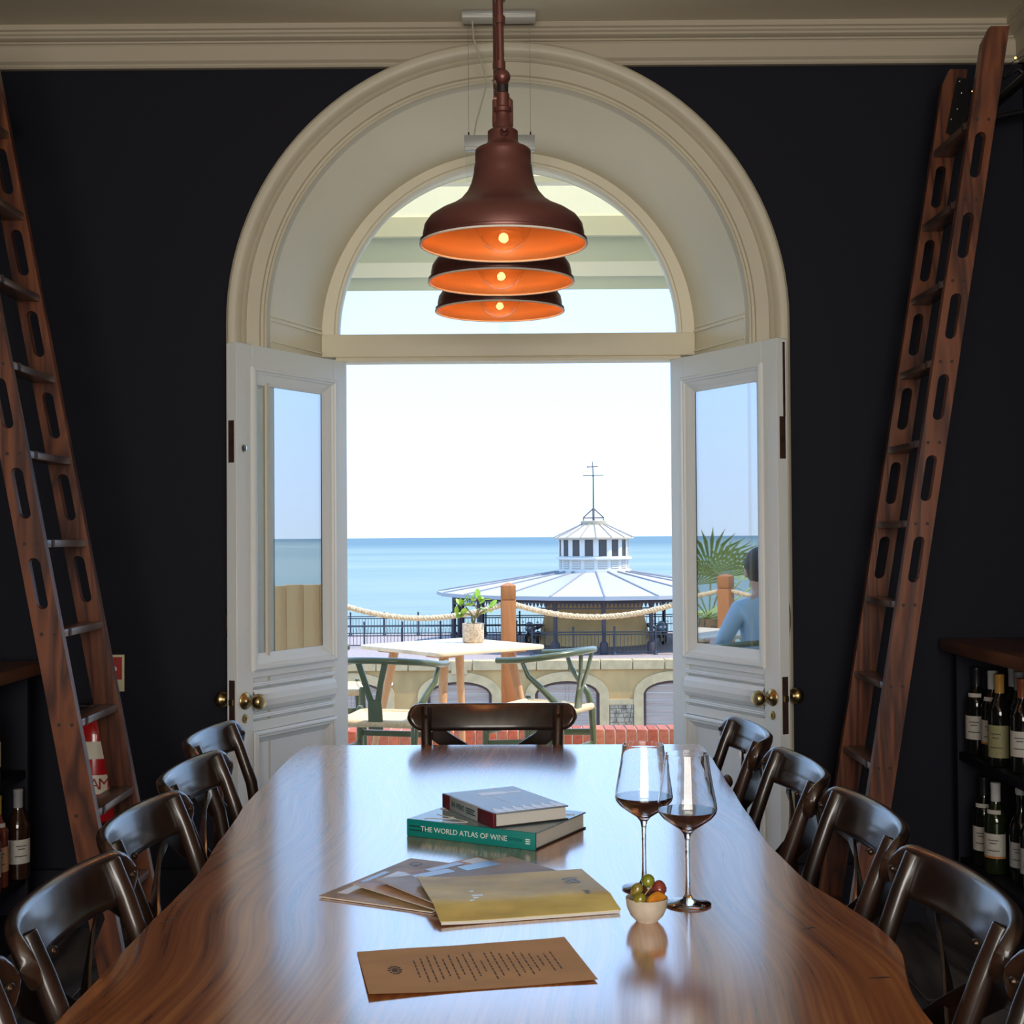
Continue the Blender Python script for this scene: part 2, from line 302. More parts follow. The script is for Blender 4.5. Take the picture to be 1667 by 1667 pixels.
# ---- door leaves
def leaf(name, hinge, d, s, label):
    rz = math.atan2(d[1], d[0]); r = empty(name, (hinge[0],hinge[1],0), rz, label, 'door', kind='structure')
    Wd, T = .640, .0225; z0, z1 = .016, 2.043
    gx0, gx1, gz0, gz1 = .086, .556, .918, 1.958
    def bx(nm, *a, **k): return obj(nm, MB().box(*a), doorw, r, bev=.002, seg=1, **k)
    bx('stile', 0, gx0, -T, T, z0, z1); bx('stile', gx1, Wd, -T, T, z0, z1)
    bx('rail', gx0, gx1, -T, T, gz1, z1); bx('rail', gx0, gx1, -T, T, .885, gz0); bx('rail', gx0, gx1, -T, T, .700, .735); bx('rail', gx0, gx1, -T, T, z0, .16)
    for sy in (s, -s):
        # bolection moulding around the glass: concentric profile rings
        def ring(x0,x1,a0,a1,prof,nm):
            m = MB(); o = []
            for off, h in prof: o.append([(x0+off, sy*h, a0+off),(x1-off, sy*h, a0+off),(x1-off, sy*h, a1-off),(x0+off, sy*h, a1-off)])
            for A, B in zip(o[:-1], o[1:]):
                for k in range(4): m.add([A[k],A[(k+1)%4],B[(k+1)%4],B[k]], [(0,1,2,3)])
            return obj(nm, m, doorw, r, ang=20)
        ring(gx0-.008, gx1+.008, gz0-.008, gz1+.008, [(0,T),(0,T+.010),(.005,T+.014),(.011,T+.014),(.015,T+.008),(.019,T+.008),(.024,T+.002),(.034,T-.004),(.046,.010),(.058,.004)], 'glazing_moulding')
        ring(gx0, gx1, .160, .700, [(0,T),(0,T+.010),(.006,T+.014),(.012,T+.014),(.016,T+.007),(.022,T+.007),(.030,T-.002),(.044,.010),(.052,.008)], 'panel_moulding')
        # reeded beads and cushion panel of the lock rail
        for zc in (.864,.858,.754,.748): obj('bead', MB().tube([(gx0,sy*(T-.002),zc),(gx1,sy*(T-.002),zc)], .0055, 8), doorw, r)
        cu = MB(); prof = [(.764,T-.016),(.770,T-.002),(.785,T+.009),(.806,T+.013),(.828,T+.009),(.843,T-.002),(.849,T-.016)]
        for (a,ha),(b,hb) in zip(prof[:-1],prof[1:]): cu.add([(gx0,sy*ha,a),(gx1,sy*ha,a),(gx1,sy*hb,b),(gx0,sy*hb,b)], [(0,1,2,3)])
        obj('cushion_panel', cu, doorw, r, ang=60)
    obj('panel', MB().box(gx0, gx1, -.010, .010, .160, .700), doorw, r, smooth=False)
    obj('panel', MB().box(gx0, gx1, -.008, .008, .735, .885), doorw, r, smooth=False)
    obj('glass_pane', MB().box(gx0+.03, gx1-.03, -.002, .002, gz0+.03, gz1-.03), dglass, r, smooth=False)
    # furniture: knobs either side, escutcheons, lock faces, pull handle, hinges
    kx = .600
    for sy in (s, -s):
        kn = MB().lathe([(.030,0),(.030,.003),(.026,.008),(.016,.012),(.011,.020),(.010,.034),(.014,.040),(.024,.046),(.028,.056),(.027,.068),(.020,.077),(.008,.080),(.0,.080)], 20, cap0=True)
        kn.xform(Matrix.Translation((kx, sy*T, .812)) @ Matrix.Rotation(-sy*pi/2, 4, 'X')); obj('door_knob', kn, brass, r)
        es = MB().lathe([(.016,0),(.016,.003),(.012,.004),(0,.004)], 16); es.xform(Matrix.Translation((kx, sy*T, .752)) @ Matrix.Rotation(-sy*pi/2, 4, 'X'))
        e_ = obj('keyhole_cover', es, brass, r)
        obj('keyhole', MB().box(kx-.002,kx+.002,*sorted((sy*(T+.003),sy*(T+.005))),.744,.758), blackm, e_)
    es = MB().lathe([(.015,0),(.015,.003),(.011,.005),(0,.005)], 16); es.xform(Matrix.Translation((kx+.0, s*T, 1.68)) @ Matrix.Rotation(-s*pi/2, 4, 'X'))
    if s > 0:
        e_ = obj('keyhole_cover', es, steel, r)
        obj('keyhole', MB().box(kx-.002,kx+.002,*sorted((s*(T+.004),s*(T+.006))),1.671,1.689), blackm, e_)
    obj('lock_face', MB().box(Wd-.001, Wd+.002, -.012,.012,.69,.885), darkbr, r)
    obj('latch_bolt', MB().box(Wd+.002, Wd+.010, -.008,.008,.80,.82), brass, r)
    obj('lock_face', MB().box(Wd-.001, Wd+.002, -.012,.012,1.63,1.775), darkbr, r)
    if s < 0: obj('flush_bolt', MB().box(Wd-.001, Wd+.003, .004,.012,1.775,2.03), darkbr, r)
    hd = MB().tube([(.60,-s*T,1.00),(.60,-s*(T+.022),1.01),(.60,-s*(T+.030),1.06),(.60,-s*(T+.030),1.10),(.60,-s*(T+.022),1.15),(.60,-s*T,1.16)], .006, 8)
    obj('pull_handle', hd, brass, r)
    for hz in (.25, 1.05, 1.82): obj('hinge', MB().tube([(-.004,-s*(T+.003),hz),(-.004,-s*(T+.003),hz+.09)], .007, 8), brass, r)
    return r
leaf('door_1', (-.640,5.185), (-.484,-.875), 1, 'left-hand open white glazed door leaf with a key plate beside the glass')
leaf('door_2', (.640,5.185), (.464,-.886), -1, 'right-hand open white glazed door leaf with a flush bolt on its edge')

# ============================================================ DINING TABLE
def oak():
    m = bpy.data.materials.new('oak_slab'); m.use_nodes = True; N = m.node_tree; p = N.nodes['Principled BSDF']; L = N.links.new
    t = N.nodes.new('ShaderNodeTexCoord'); nz = N.nodes.new('ShaderNodeTexNoise'); nz.inputs['Scale'].default_value = 1.6; nz.inputs['Detail'].default_value = 0
    L(t.outputs['Object'], nz.inputs[0]); ml = N.nodes.new('ShaderNodeVectorMath'); ml.operation = 'MULTIPLY'; ml.inputs[1].default_value = (.15,0,0); L(nz.outputs[1], ml.inputs[0])
    av = N.nodes.new('ShaderNodeVectorMath'); L(t.outputs['Object'], av.inputs[0]); L(ml.outputs[0], av.inputs[1])
    def layer(sc, ys, det):
        mp = N.nodes.new('ShaderNodeMapping'); mp.inputs['Scale'].default_value = (1,ys,0); L(av.outputs[0], mp.inputs[0])
        n_ = N.nodes.new('ShaderNodeTexNoise'); n_.inputs['Scale'].default_value = sc; n_.inputs['Detail'].default_value = det; L(mp.outputs[0], n_.inputs[0]); return n_.outputs[0]
    a, b, c = layer(11,.05,3), layer(55,.03,2), layer(170,.02,1)
    def mixf(x, y, f):
        q = N.nodes.new('ShaderNodeMix'); q.data_type = 'FLOAT'; q.inputs[0].default_value = f; L(x, q.inputs[2]); L(y, q.inputs[3]); return q.outputs[0]
    g = mixf(mixf(a, b, .5), c, .25)
    r = N.nodes.new('ShaderNodeValToRGB'); L(g, r.inputs[0]); e_ = r.color_ramp.elements
    e_[0].position = .36; e_[0].color = (.20,.048,.011,1); e_[1].position = .64; e_[1].color = (.85,.36,.095,1); k_ = e_.new(.5); k_.color = (.55,.175,.040,1)
    L(r.outputs[0], p.inputs['Base Color']); p.inputs['Roughness'].default_value = .3
    p.inputs['Coat Weight'].default_value = 1; p.inputs['Coat IOR'].default_value = 2.4; p.inputs['Coat Roughness'].default_value = .15
    bp = N.nodes.new('ShaderNodeBump'); bp.inputs['Strength'].default_value = .012; bp.inputs['Distance'].default_value = .002; L(mixf(b, c, .5), bp.inputs['Height']); L(bp.outputs[0], p.inputs['Normal']); L(bp.outputs[0], p.inputs['Coat Normal'])
    return m
tab_w = oak()
def polish(m, fac, rough):      # high-build lacquer: an extra clear reflective layer over the wood
    N = m.node_tree; o = N.nodes['Material Output']; p = N.nodes['Principled BSDF']
    g = N.nodes.new('ShaderNodeBsdfGlossy'); g.inputs['Roughness'].default_value = rough; mx = N.nodes.new('ShaderNodeMixShader'); mx.inputs[0].default_value = fac
    N.links.new(p.outputs[0], mx.inputs[1]); N.links.new(g.outputs[0], mx.inputs[2]); N.links.new(mx.outputs[0], o.inputs[0])
    nl = p.inputs['Normal'].links
    if nl: N.links.new(nl[0].from_socket, g.inputs['Normal'])
polish(tab_w, .30, .15)
bark = mat('live_edge_bark', (.06,.028,.014), .6, bump=1.0, bscale=60, var=.5, vscale=20)
TL = [(-.575,.80),(-.585,1.1),(-.575,1.4),(-.571,1.729),(-.570,1.979),(-.571,2.168),(-.562,2.396),(-.581,2.679),(-.605,3.108),(-.612,3.601),(-.604,3.93),(-.590,3.985)]
TR = [(.548,3.962),(.556,3.92),(.547,3.554),(.525,3.1),(.511,2.699),(.527,2.362),(.557,2.221),(.577,2.11),(.579,2.006),(.554,1.894),(.539,1.83),(.528,1.701),(.545,1.45),(.57,1.15),(.55,.80)]
def refine(P, amp):
    out = []
    for i in range(len(P)-1):
        a, b = P[i], P[i+1]; k = max(1, int(math.dist(a,b)/.035))
        for j in range(k):
            t = j/k; out.append((a[0]+(b[0]-a[0])*t+random.uniform(-amp,amp), a[1]+(b[1]-a[1])*t))
    return out+[P[-1]]
def smooth_(P, it=2):
    for _ in range(it): P = [P[0]]+[tuple((P[i-1][k]+2*P[i][k]+P[i+1][k])/4 for k in (0,1)) for i in range(1,len(P)-1)]+[P[-1]]
    return P
loop = list(reversed(smooth_(refine(TR,.003),2))) + list(reversed(smooth_(refine(TL,.003),2)))   # ccw seen from above
table = empty('dining_table', (0,2.4,0), label='long live-edge oak slab dining table with a glossy top', cat='table')
t = MB(); nn = len(loop); zt = .76
lv = [loop, [(x*1.006,y) for x,y in loop], [(x*(.995+random.uniform(-.006,.006)),y) for x,y in loop], [(x*(.97+random.uniform(-.01,.01)),y) for x,y in loop]]
zz = [zt, zt-.006, zt-.032, zt-.062]
top = MB(); top.add([(x,y-2.4,zt) for x,y in loop], [tuple(range(nn))]); top.add([(x,y-2.4,zt-.062) for x,y in lv[3]], [tuple(range(nn-1,-1,-1))])
obj('slab', top, tab_w, table, smooth=False)
ed = MB(); ed.v = [(x,y-2.4,z) for P,z in zip(lv,zz) for x,y in P]
ed.f = [(j*nn+i, (j+1)*nn+i, (j+1)*nn+(i+1)%nn, j*nn+(i+1)%nn) for j in range(3) for i in range(nn)]
obj('live_edge', ed, bark, table, ang=60)
knotm = mat('dark_knot', (.035,.014,.008), .5)
for kx, ky, ka, kl in ((.465,2.105,.5,.016),(.512,1.87,.1,.018),(-.545,2.17,1.1,.02)):
    obj('knot_crack', MB().ell((0,0,0), kl,.003,.0006, 8, 4).ell((kl*.3,.002,0), kl*.4,.002,.0006, 8, 4), knotm, table, loc=(kx,ky-2.4,zt), rot=(0,0,ka))
kn = MB().ell((.562,3.50-2.4,.735), .012,.035,.016); obj('bark_knot', kn, bark, table)
iron = mat('table_iron', (.02,.02,.022), .5, metal=.6)
for ly in (-1.15, 1.05):
    for s in (-1,1): obj('leg', MB().strip([(s*.05,ly,.70),(s*.16,ly,.01)], .09, .03, (0,1,0)), iron, table)
    obj('foot_bar', MB().box(-.17,.17,ly-.045,ly+.045,0,.02), iron, table); obj('top_plate', MB().box(-.3,.3,ly-.05,ly+.05,.685,.6985), iron, table)

# ============================================================ CROSS-BACK CHAIRS
chw = wood('dark_walnut_lacquer', (.012,.005,.003), (.040,.016,.008), 'Z', .45, 10, coat=.8, coat_ior=1.55, coat_rough=.16, bump=.05)
def make_chair():
    r = empty('dining_chair')
    for s in (-1,1):
        pts = [(s*.20,-.265,0),(s*.192,-.215,.22),(s*.186,-.172,.45),(s*.188,-.166,.58),(s*.193,-.188,.70),(s*.198,-.224,.80),(s*.200,-.248,.858)]
        obj('back_post', MB().tube(pts, [.013,.015,.017,.017,.0165,.016,.0155], 12), chw, r, bev=.003, seg=2)
        obj('leg', MB().tube([(s*.195,.185,0),(s*.175,.165,.44)], [.013,.018], 12), chw, r)
        obj('bolt', MB().ell((s*.1985,-.212,.835), .006,.006,.006, 8, 6), mat('bolt_brown', (.05,.03,.02), .3, metal=.7), r)
        st = [(-s*.186,-.18,.50),(-s*.15,-.198,.55),(-s*.07,-.222,.62),(0,-.236,.67),(s*.07,-.252,.715),(s*.14,-.262,.755),(s*.18,-.262,.785)]
        st = [(x,y-.004*s,z) for x,y,z in st]
        obj('cross_strap', MB().strip(st, .050, .006, (0,1,.35) if 0 else [(s*.6,0,.8)]*7), chw, r, bev=.001, seg=1)
        obj('stretcher', MB().tube([(s*.192,-.21,.24),(s*.186,.175,.24)], .010, 8), chw, r)
    obj('stretcher', MB().tube([(-.187,.177,.27),(.187,.177,.27)], .010, 8), chw, r)
    # curved top rail: rounded board swept along an arc, leaning back
    m = MB(); N_ = 24; hw = .250; sec = 12; lean = math.radians(22); rings = []
    for i in range(N_+1):
        u = -1+2*i/N_; x = hw*math.sin(u*pi/2*.96)/math.sin(pi/2*.96); q = x/hw
        yc = -.226-.062*(1-abs(q)**2.3); zc = .822+.007*q*q
        sl = 0.062*2.3*abs(q)**1.3*(1 if q>0 else -1)/hw; tx = Vector((1, sl, 0)).normalized(); nrm = Vector((-tx.y, tx.x, 0))
        hgt = .043*math.sqrt(max(.02, 1-max(0,(abs(q)-.86)/.14)**2)) ; th = .0115
        up = Vector((0,0,math.cos(lean))) - nrm*math.sin(lean) ; out = nrm*math.cos(lean)+Vector((0,0,math.sin(lean)))
        for k in range(sec):
            a = 2*pi*k/sec; ca, sa = math.cos(a), math.sin(a)
            ca = math.copysign(abs(ca)**.55, ca); sa = math.copysign(abs(sa)**.55, sa)
            m.v.append(tuple(Vector((x,yc,zc))+up*ca*hgt+out*sa*th))
    for i in range(N_):
        for k in range(sec): m.f.append((i*sec+k, i*sec+(k+1)%sec, (i+1)*sec+(k+1)%sec, (i+1)*sec+k))
    m.f += [tuple(range(sec-1,-1,-1)), tuple(range(N_*sec, N_*sec+sec))]
    obj('top_rail', m, chw, r, ang=70)
    # seat: rounded trapezoid
    P = []
    for cx, cy, a0 in ((.155,.150,0),(-.155,.150,90),(-.135,-.135,180),(.135,-.135,270)):
        for k in range(7):
            a = math.radians(a0+90*k/6); P.append((cx+.055*math.cos(a), cy+.055*math.sin(a)))
    obj('seat', MB().prism(P, lambda u,v,k: (u,v,.435+.028*k)), chw, r, bev=.006)
    return r
proto = make_chair()
def place_chair(first, x, y, rz, label, group):
    c = first if first else copy_tree(proto)
    c.location = (x, y, 0); c.rotation_euler = (0,0,rz); return tag(c, label, 'chair', group)
gL, gR = 'cross-back chairs along the left of the table', 'cross-back chairs along the right of the table'
PO = .248
place_chair(proto, -.054, 4.085-PO, pi, 'dark wooden cross-back chair at the far end of the table, in front of the doorway', None)
spec = [(-1,-.632,1.975,'dark cross-back chair on the left, second from the camera'),
        (-1,-.668,2.492,'dark cross-back chair in the middle of the left row, before the ladder foot'),
        (-1,-.697,3.0,'dark cross-back chair on the left side, second from the open white door'),
        (-1,-.772,3.525,'dark cross-back chair on the left side, standing closest to the open white door'),
        (-1,-.634,1.425,'nearest dark cross-back chair on the left, only its post showing at the frame edge'),
        (1,.650,1.975,'second-nearest dark cross-back chair on the right side, beside the bulge of the slab'),
        (1,.650,2.488,'dark cross-back chair in the middle of the right row, below the wine shelf'),
        (1,.632,2.998,'dark cross-back chair on the right side, second from the open white door'),
        (1,.615,3.545,'dark cross-back chair on the right side, standing closest to the open white door'),
        (1,.642,1.425,'nearest dark cross-back chair on the right, cut off by the frame edge')]
for s, x, y, lb in spec:
    place_chair(None, x-s*PO, y, (pi/2 if s > 0 else -pi/2)+random.uniform(-.02,.02), lb, gR if s > 0 else gL)

# ============================================================ THINGS ON THE TABLE
TZ = .7602
paper_w = mat('page_white', (.62,.60,.56), .7, var=.06, vscale=200, stretch=(1,1,20))
def book(name, loc, rz, L, Wd, T, cover, top, spine_parts, label, cat='book'):
    # local: x along the spine, y away from it
    r = empty(name, loc, rz, label, cat)
    obj('page_block', MB().box(.004, L-.004, .006, Wd-.005, .003, T-.003), paper_w, r, smooth=False)
    obj('cover', MB().box(0, L, .002, Wd, T-.003, T), top, r, bev=.0008, seg=1); obj('cover', MB().box(0, L, .002, Wd, 0, .003), cover, r, bev=.0008, seg=1)
    return r
teal = mat('teal_cloth', (.0,.20,.18), .45); greyc = mat('atlas_cover_print', (.22,.30,.34), .18, var=.25, vscale=9)
blk = mat('board_black', (.02,.02,.025), .35)
b1 = book('wine_atlas', (-.209,2.777,TZ), math.atan2(-.143,.26), .297, .226, .034, blk, greyc, None, 'large teal-spined hardback book lying under the smaller grey book')
obj('spine', MB().box(0,.297,-.002,.004,0,.034), teal, b1, bev=.0012, seg=2)
silver = mat('silver_foil', (.75,.75,.72), .35); darkink = mat('dark_green_ink', (.0,.05,.05), .5)
FR = lambda x,z: frame((x,-.0024,z), (1,0,0), (0,0,1))
lettering('THE WORLD ATLAS OF WINE', .0150, silver, b1, FR(.135,.017))
lettering('8TH EDITION', .0085, darkink, b1, FR(.243,.017))
for x0, x1, z_ in ((.006,.050,.021),(.006,.046,.013)): obj('spine_print', MB().box(x0,x1,-.0024,-.0015,z_-.0014,z_+.0014), darkink, b1)
for z_ in (.012,.016,.020): obj('spine_print', MB().box(.276,.286,-.0024,-.0015,z_-.0011,z_+.0011), silver, b1)
for k, (x0, y0) in enumerate(((.06,.03),(.10,.02),(.16,.17),(.22,.19),(.26,.16),(.035,.12))):
    obj('contour_line', MB().tube([(x0+.03*math.sin(q*.9+k), y0+q*.007, .0343) for q in range(-2,6) if .004<y0+q*.007<.222], .0007, 4), silver, b1)
b2c = mat('grey_jacket', (.20,.22,.26), .3, var=.12, vscale=12); maroon = mat('maroon_leather', (.10,.012,.02), .4); gspine = mat('grey_spine', (.30,.32,.33), .45)
b2 = book('wine_book', (-.1405,2.893,TZ+.0345), math.atan2(-.217,.112), .244, .168, .029, blk, b2c, None, 'small grey hardback with white bottle pictures on its cover, on top of the teal book')
obj('spine', MB().box(.038,.172,-.003,.004,0,.029), gspine, b2, bev=.001); obj('spine_band', MB().box(0,.038,-.003,.004,0,.029), maroon, b2, bev=.001); obj('spine_band', MB().box(.172,.244,-.003,.004,0,.029), maroon, b2, bev=.001)
lettering('IN VINO', .0165, darkink, b2, frame((.080,-.0034,.0145),(1,0,0),(0,0,1)))
for x0, x1, z_ in ((.118,.160,.019),(.118,.155,.0145),(.118,.162,.010)): obj('spine_print', MB().box(x0,x1,-.0034,-.002,z_-.0012,z_+.0012), darkink, b2)
wink = mat('white_print', (.8,.8,.8), .3)
def bottle_print(cx, cy, L, w, ang):
    P = [(0,-w),(L*.55,-w),(L*.68,-w*.4),(L,-w*.4),(L,w*.4),(L*.68,w*.4),(L*.55,w),(0,w)]
    ca, sa = math.cos(ang), math.sin(ang)
    obj('bottle_print', MB().prism(P, lambda u,v,k: (cx+u*ca-v*sa, cy+u*sa+v*ca, .029+.0003*k)), wink, b2, smooth=False)
for k in range(7): bottle_print(.240, .020+k*.022, -.046, .0098, 0)
bottle_print(.050, .060, .095, .014, 1.45); obj('pour_line', MB().box(.066,.170,.0745,.0760,.029,.0293), wink, b2)

# magazines
def magazine(loc, rz, L, Wd, T, covm, label, base=None, curl=.0, group='magazines fanned on the table'):
    r = empty('magazine', loc, rz, label, 'magazine', group)
    nx, ny = 14, 8
    def hz(u, v):
        h = base(u, v) if base else 0
        return h + curl*max(0, 1-u/.09)**2*(0.35+.65*v/Wd)
    for nm, a, b, m_, g_ in (('pages', .0006, T-.0008, paper_w, .002), ('cover', T-.0007, T, covm, 0)):
        q = MB(); 
        for z_ in (a, b):
            for j in range(ny+1):
                for i in range(nx+1):
                    u = g_+(L-2*g_)*i/nx; v = (Wd-g_)*j/ny; q.v.append((u, v, hz(u,v)+z_))
        S_ = (nx+1)*(ny+1); ix = lambda i,j,k: k*S_+j*(nx+1)+i
        for j in range(ny):
            for i in range(nx):
                q.f += [(ix(i,j,1),ix(i+1,j,1),ix(i+1,j+1,1),ix(i,j+1,1)), (ix(i,j,0),ix(i,j+1,0),ix(i+1,j+1,0),ix(i+1,j,0))]
        for i in range(nx): q.f += [(ix(i,0,0),ix(i+1,0,0),ix(i+1,0,1),ix(i,0,1)), (ix(i,ny,0),ix(i,ny,1),ix(i+1,ny,1),ix(i+1,ny,0))]
        for j in range(ny): q.f += [(ix(0,j,0),ix(0,j,1),ix(0,j+1,1),ix(0,j+1,0)), (ix(nx,j,0),ix(nx,j+1,0),ix(nx,j+1,1),ix(nx,j,1))]
        obj(nm, q, m_, r)
    r['hz'] = 0; del r['hz']; return r, hz
gold = mat('gold_cover_print', (.78,.60,.22), .28, var=.4, vscale=5, stretch=(1,2.2,1), bump=.5, bscale=7, ior=1.08)
tan1 = mat('tan_cover_print', (.48,.33,.18), .22, var=.5, vscale=11, bump=.2, bscale=12, ior=1.08)
tan2 = mat('salmon_cover_print', (.55,.33,.19), .22, var=.5, vscale=9, bump=.2, bscale=12, ior=1.08)
tan3 = mat('beige_cover_print', (.42,.33,.25), .22, var=.35, vscale=7, bump=.2, bscale=12, ior=1.08)
blue = mat('blue_print', (.03,.19,.45), .2); ink = mat('black_ink', (.02,.02,.02), .4); brownp = mat('brown_print', (.12,.07,.05), .2)
cream_p0 = mat('cover_cream_print', (.72,.64,.50), .25)
# local frame: x = long side, y = left of x.  placed so the rectangle lies to the right of the far edge
def place_mag(corner, d, z, covm, label, curl=.0):
    # corner = left tip; d = long direction; page extends to the right of d -> origin shifted
    d = Vector((d[0],d[1],0)).normalized(); sh = Vector((d.y,-d.x,0)); Wd = .222
    o = Vector((*corner,z)) + sh*Wd
    return magazine(o, math.atan2(d.y,d.x), .297, Wd, .0036, covm, label, curl=curl)
m1,_ = place_mag((-.322,2.301), (.458,.889), TZ, tan1, 'tan-covered magazine fanned furthest to the left')
m2,_ = place_mag((-.272,2.351), (.714,.70), TZ+.0039, tan2, 'salmon and cream magazine, second from the left in the fan', curl=.004)
m3,_ = place_mag((-.233,2.362), (.80,.60), TZ+.0078, tan3, 'beige magazine with a blue strip, just under the gold one', curl=.006)
obj('cover_strip', MB().box(.17,.245,.185,.219,.0035,.0039), blue, m3); obj('cover_strip', MB().box(.05,.15,.192,.219,.0035,.0039), brownp, m3)
lettering('Q', .035, ink, m1, frame((.262,.19,.0038),(0,-1,0),(1,0,0)))
for x0, x1, y0, y1, m_ in ((.03,.09,.185,.205,cream_p0),(.11,.19,.20,.212,brownp),(.12,.2,.17,.19,cream_p0)): obj('cover_strip', MB().box(x0,x1,y0,y1,.0035,.0038), m_, m1)
for x0, x1, y0, y1, m_ in ((.02,.12,.20,.218,cream_p0),(.16,.24,.195,.215,brownp),(.25,.29,.15,.215,cream_p0)): obj('cover_strip', MB().box(x0,x1,y0,y1,.0035,.0042), m_, m2)
m4,_ = magazine((-.107,2.126,TZ), math.atan2(.069,.291), .297, .228, .0060, gold, 'gold-covered magazine lying on top at the front of the fan',
                base=lambda u,v: .0118*min(1,max(0,(v-.002)/.06))**2*(3-2*min(1,max(0,(v-.002)/.06))), curl=.006)
lettering('08', .040, ink, m4, frame((.255,.155,.0180),(0,-1,0),(1,0,0))); 
lettering('No', .018, ink, m4, frame((.262,.075,.0180),(0,-1,0),(1,0,0)))
cream_p = mat('cream_print', (.62,.55,.36), .15)
for k in range(5): obj('cover_mark', MB().box(.03,.07+.01*(k%3),.07+k*.014,.0765+k*.014,.0176,.0180), cream_p, m4)
# brown menu sheet
kraft = mat('kraft_paper', (.62,.36,.17), .75, var=.12, vscale=5, stretch=(1,3,1))
mn = empty('menu_sheet', (-.184,1.801,TZ), math.atan2(.060,.307), 'brown kraft paper menu sheet printed with lines of text, nearest on the table', 'menu')
q = MB(); nx = 16; L_, W_ = .313, .200
hm = lambda u,v: .0008+.0045*max(0,1-u/.16)**2*(1-v/W_) + .003*max(0,(v/W_-.75))*math.sin(u*22)**2 + .002*max(0,(u-.22)/.09)
for k_ in (0,1):
    for j in range(7):
        for i in range(nx+1): u, v = L_*i/nx, W_*j/6; q.v.append((u,v,hm(u,v)+k_*.0004))
S_ = (nx+1)*7
for j in range(6):
    for i in range(nx): a = j*(nx+1)+i; q.f += [(a,a+nx+1,a+nx+2,a+1),(S_+a,S_+a+1,S_+a+nx+2,S_+a+nx+1)]
obj('sheet', q, kraft, mn)
mi = mat('menu_ink', (.10,.06,.035), .7)
random.seed(3)
cols = [.075+.0105*k for k in range(20)]
for x in cols:
    Ln = random.choice((.05,.08,.10,.11,.12)); c0 = .10+random.uniform(-.01,.01); zz_ = max(hm(x,c0-Ln/2),hm(x,c0+Ln/2),hm(x,c0))+.0005
    m_ = MB(); v = c0-Ln/2
    while v < c0+Ln/2:
        l = random.uniform(.006,.018); v2 = min(v+l, c0+Ln/2)
        m_.add([(x,v,hm(x,v)+.0006),(x+.0024,v,hm(x,v)+.0006),(x+.0024,v2,hm(x,v2)+.0006),(x,v2,hm(x,v2)+.0006)], [(0,1,2,3)]); v = v2+.003
    obj('text_line', m_, mi, mn, smooth=False)
cr = MB()
for k_ in range(10): cr.ell((.045+.008*math.cos(k_*.63), .10+.016*math.sin(k_*.63), hm(.045,.10)+.0006), .003,.004,.0002, 6, 4)
cr.ell((.045,.10,hm(.045,.1)+.0006),.005,.010,.0002,8,4); obj('crest_print', cr, mi, mn)

# wine glasses
gl = mat('crystal_glass', (1,1,1), 0.0, trans=1, ior=1.45); wine = mat('red_wine', (.035,.0015,.006), .02, ior=1.34, coat=.5)
def wineglass(loc, label, wl):
    r = empty('wine_glass', loc, 0, label, 'wine glass', 'wine glasses on the table')
    outer = [(.0,.0006),(.037,.0008),(.0385,.002),(.037,.003),(.020,.0055),(.009,.010),(.0048,.018),(.0038,.035),(.0036,.070),(.0040,.105),(.0062,.116),(.013,.124),(.027,.133),(.041,.143),(.0480,.152),(.0495,.158),(.0485,.168),(.0445,.190),(.0400,.215),(.0368,.238),(.0358,.249)]
    inner = [(.0346,.249),(.0357,.238),(.0389,.215),(.0434,.190),(.0474,.168),(.0484,.158),(.0468,.153),(.0398,.1445),(.0255,.1345),(.011,.1265),(.0,.1235)]
    obj('glass', MB().lathe(outer+inner, 40), gl, r, ang=60)
    inn = [(p,z) for p,z in reversed(inner) if z <= wl]; rw = .0482 if wl > .155 else .0470
    wv = [(max(0,p-.0006), z+.0008) for p,z in inn]+[(rw-.0006, wl),(0,wl)]
    obj('wine', MB().lathe(wv, 40), wine, r, ang=50); return r
wineglass((.234,2.346,TZ), 'tall wine glass of red wine standing further back, behind the small bowl', .160)
wineglass((.296,2.243,TZ), 'tall wine glass of red wine standing nearer, its foot beside the small bowl', .156)
# bowl with olives
bw = empty('snack_bowl', (.219,2.150,TZ), 0, 'small off-white ceramic bowl of olives beside the wine glasses', 'bowl')
obj('bowl_body', MB().lathe([(0,.0),(.017,0),(.018,.002),(.026,.010),(.0315,.022),(.0335,.037),(.0325,.038),(.0310,.036),(.029,.022),(.023,.012),(.012,.006),(0,.005)], 32), mat('stoneware_glaze', (.60,.52,.42), .3, var=.08, vscale=60), bw)
def olive(name, x, y, z, r3, col, lb, tilt=0):
    m_ = mat('olive_'+lb.split()[0]+lb.split()[1], col, .18, var=.25, vscale=60, coat=.5)
    o = obj(name, MB().ell((0,0,0), *r3, 16, 10), m_, loc=(.219+x,2.150+y,TZ+z), rot=(tilt,tilt*.6,tilt)); return tag(o, lb, 'olive', 'olives in the small bowl')
olive('olive', .002,-.004,.0645,(.0105,.0105,.0105), (.20,.22,.02), 'round green olive perched on top of the heap in the bowl')
olive('olive', -.016,-.006,.0505,(.0095,.0095,.0125), (.26,.20,.03), 'yellowish olive at the left rim of the bowl', .4)
olive('olive', -.013,-.021,.040,(.0095,.009,.011), (.24,.21,.02), 'ochre green olive at the lower left front of the bowl', .8)
olive('olive', .020,.004,.050,(.0115,.011,.0135), (.24,.045,.03), 'reddish brown olive at the right of the bowl', -.5)
olive('olive', .004,.010,.048,(.011,.010,.012), (.10,.04,.03), 'dark brown olive half hidden behind the round green one', .2)
wedge = MB().prism([(0.017*math.cos(pi*k/12), .017*math.sin(pi*k/12)) for k in range(13)], lambda u,v,k: (u, -.0045+.009*k, v))
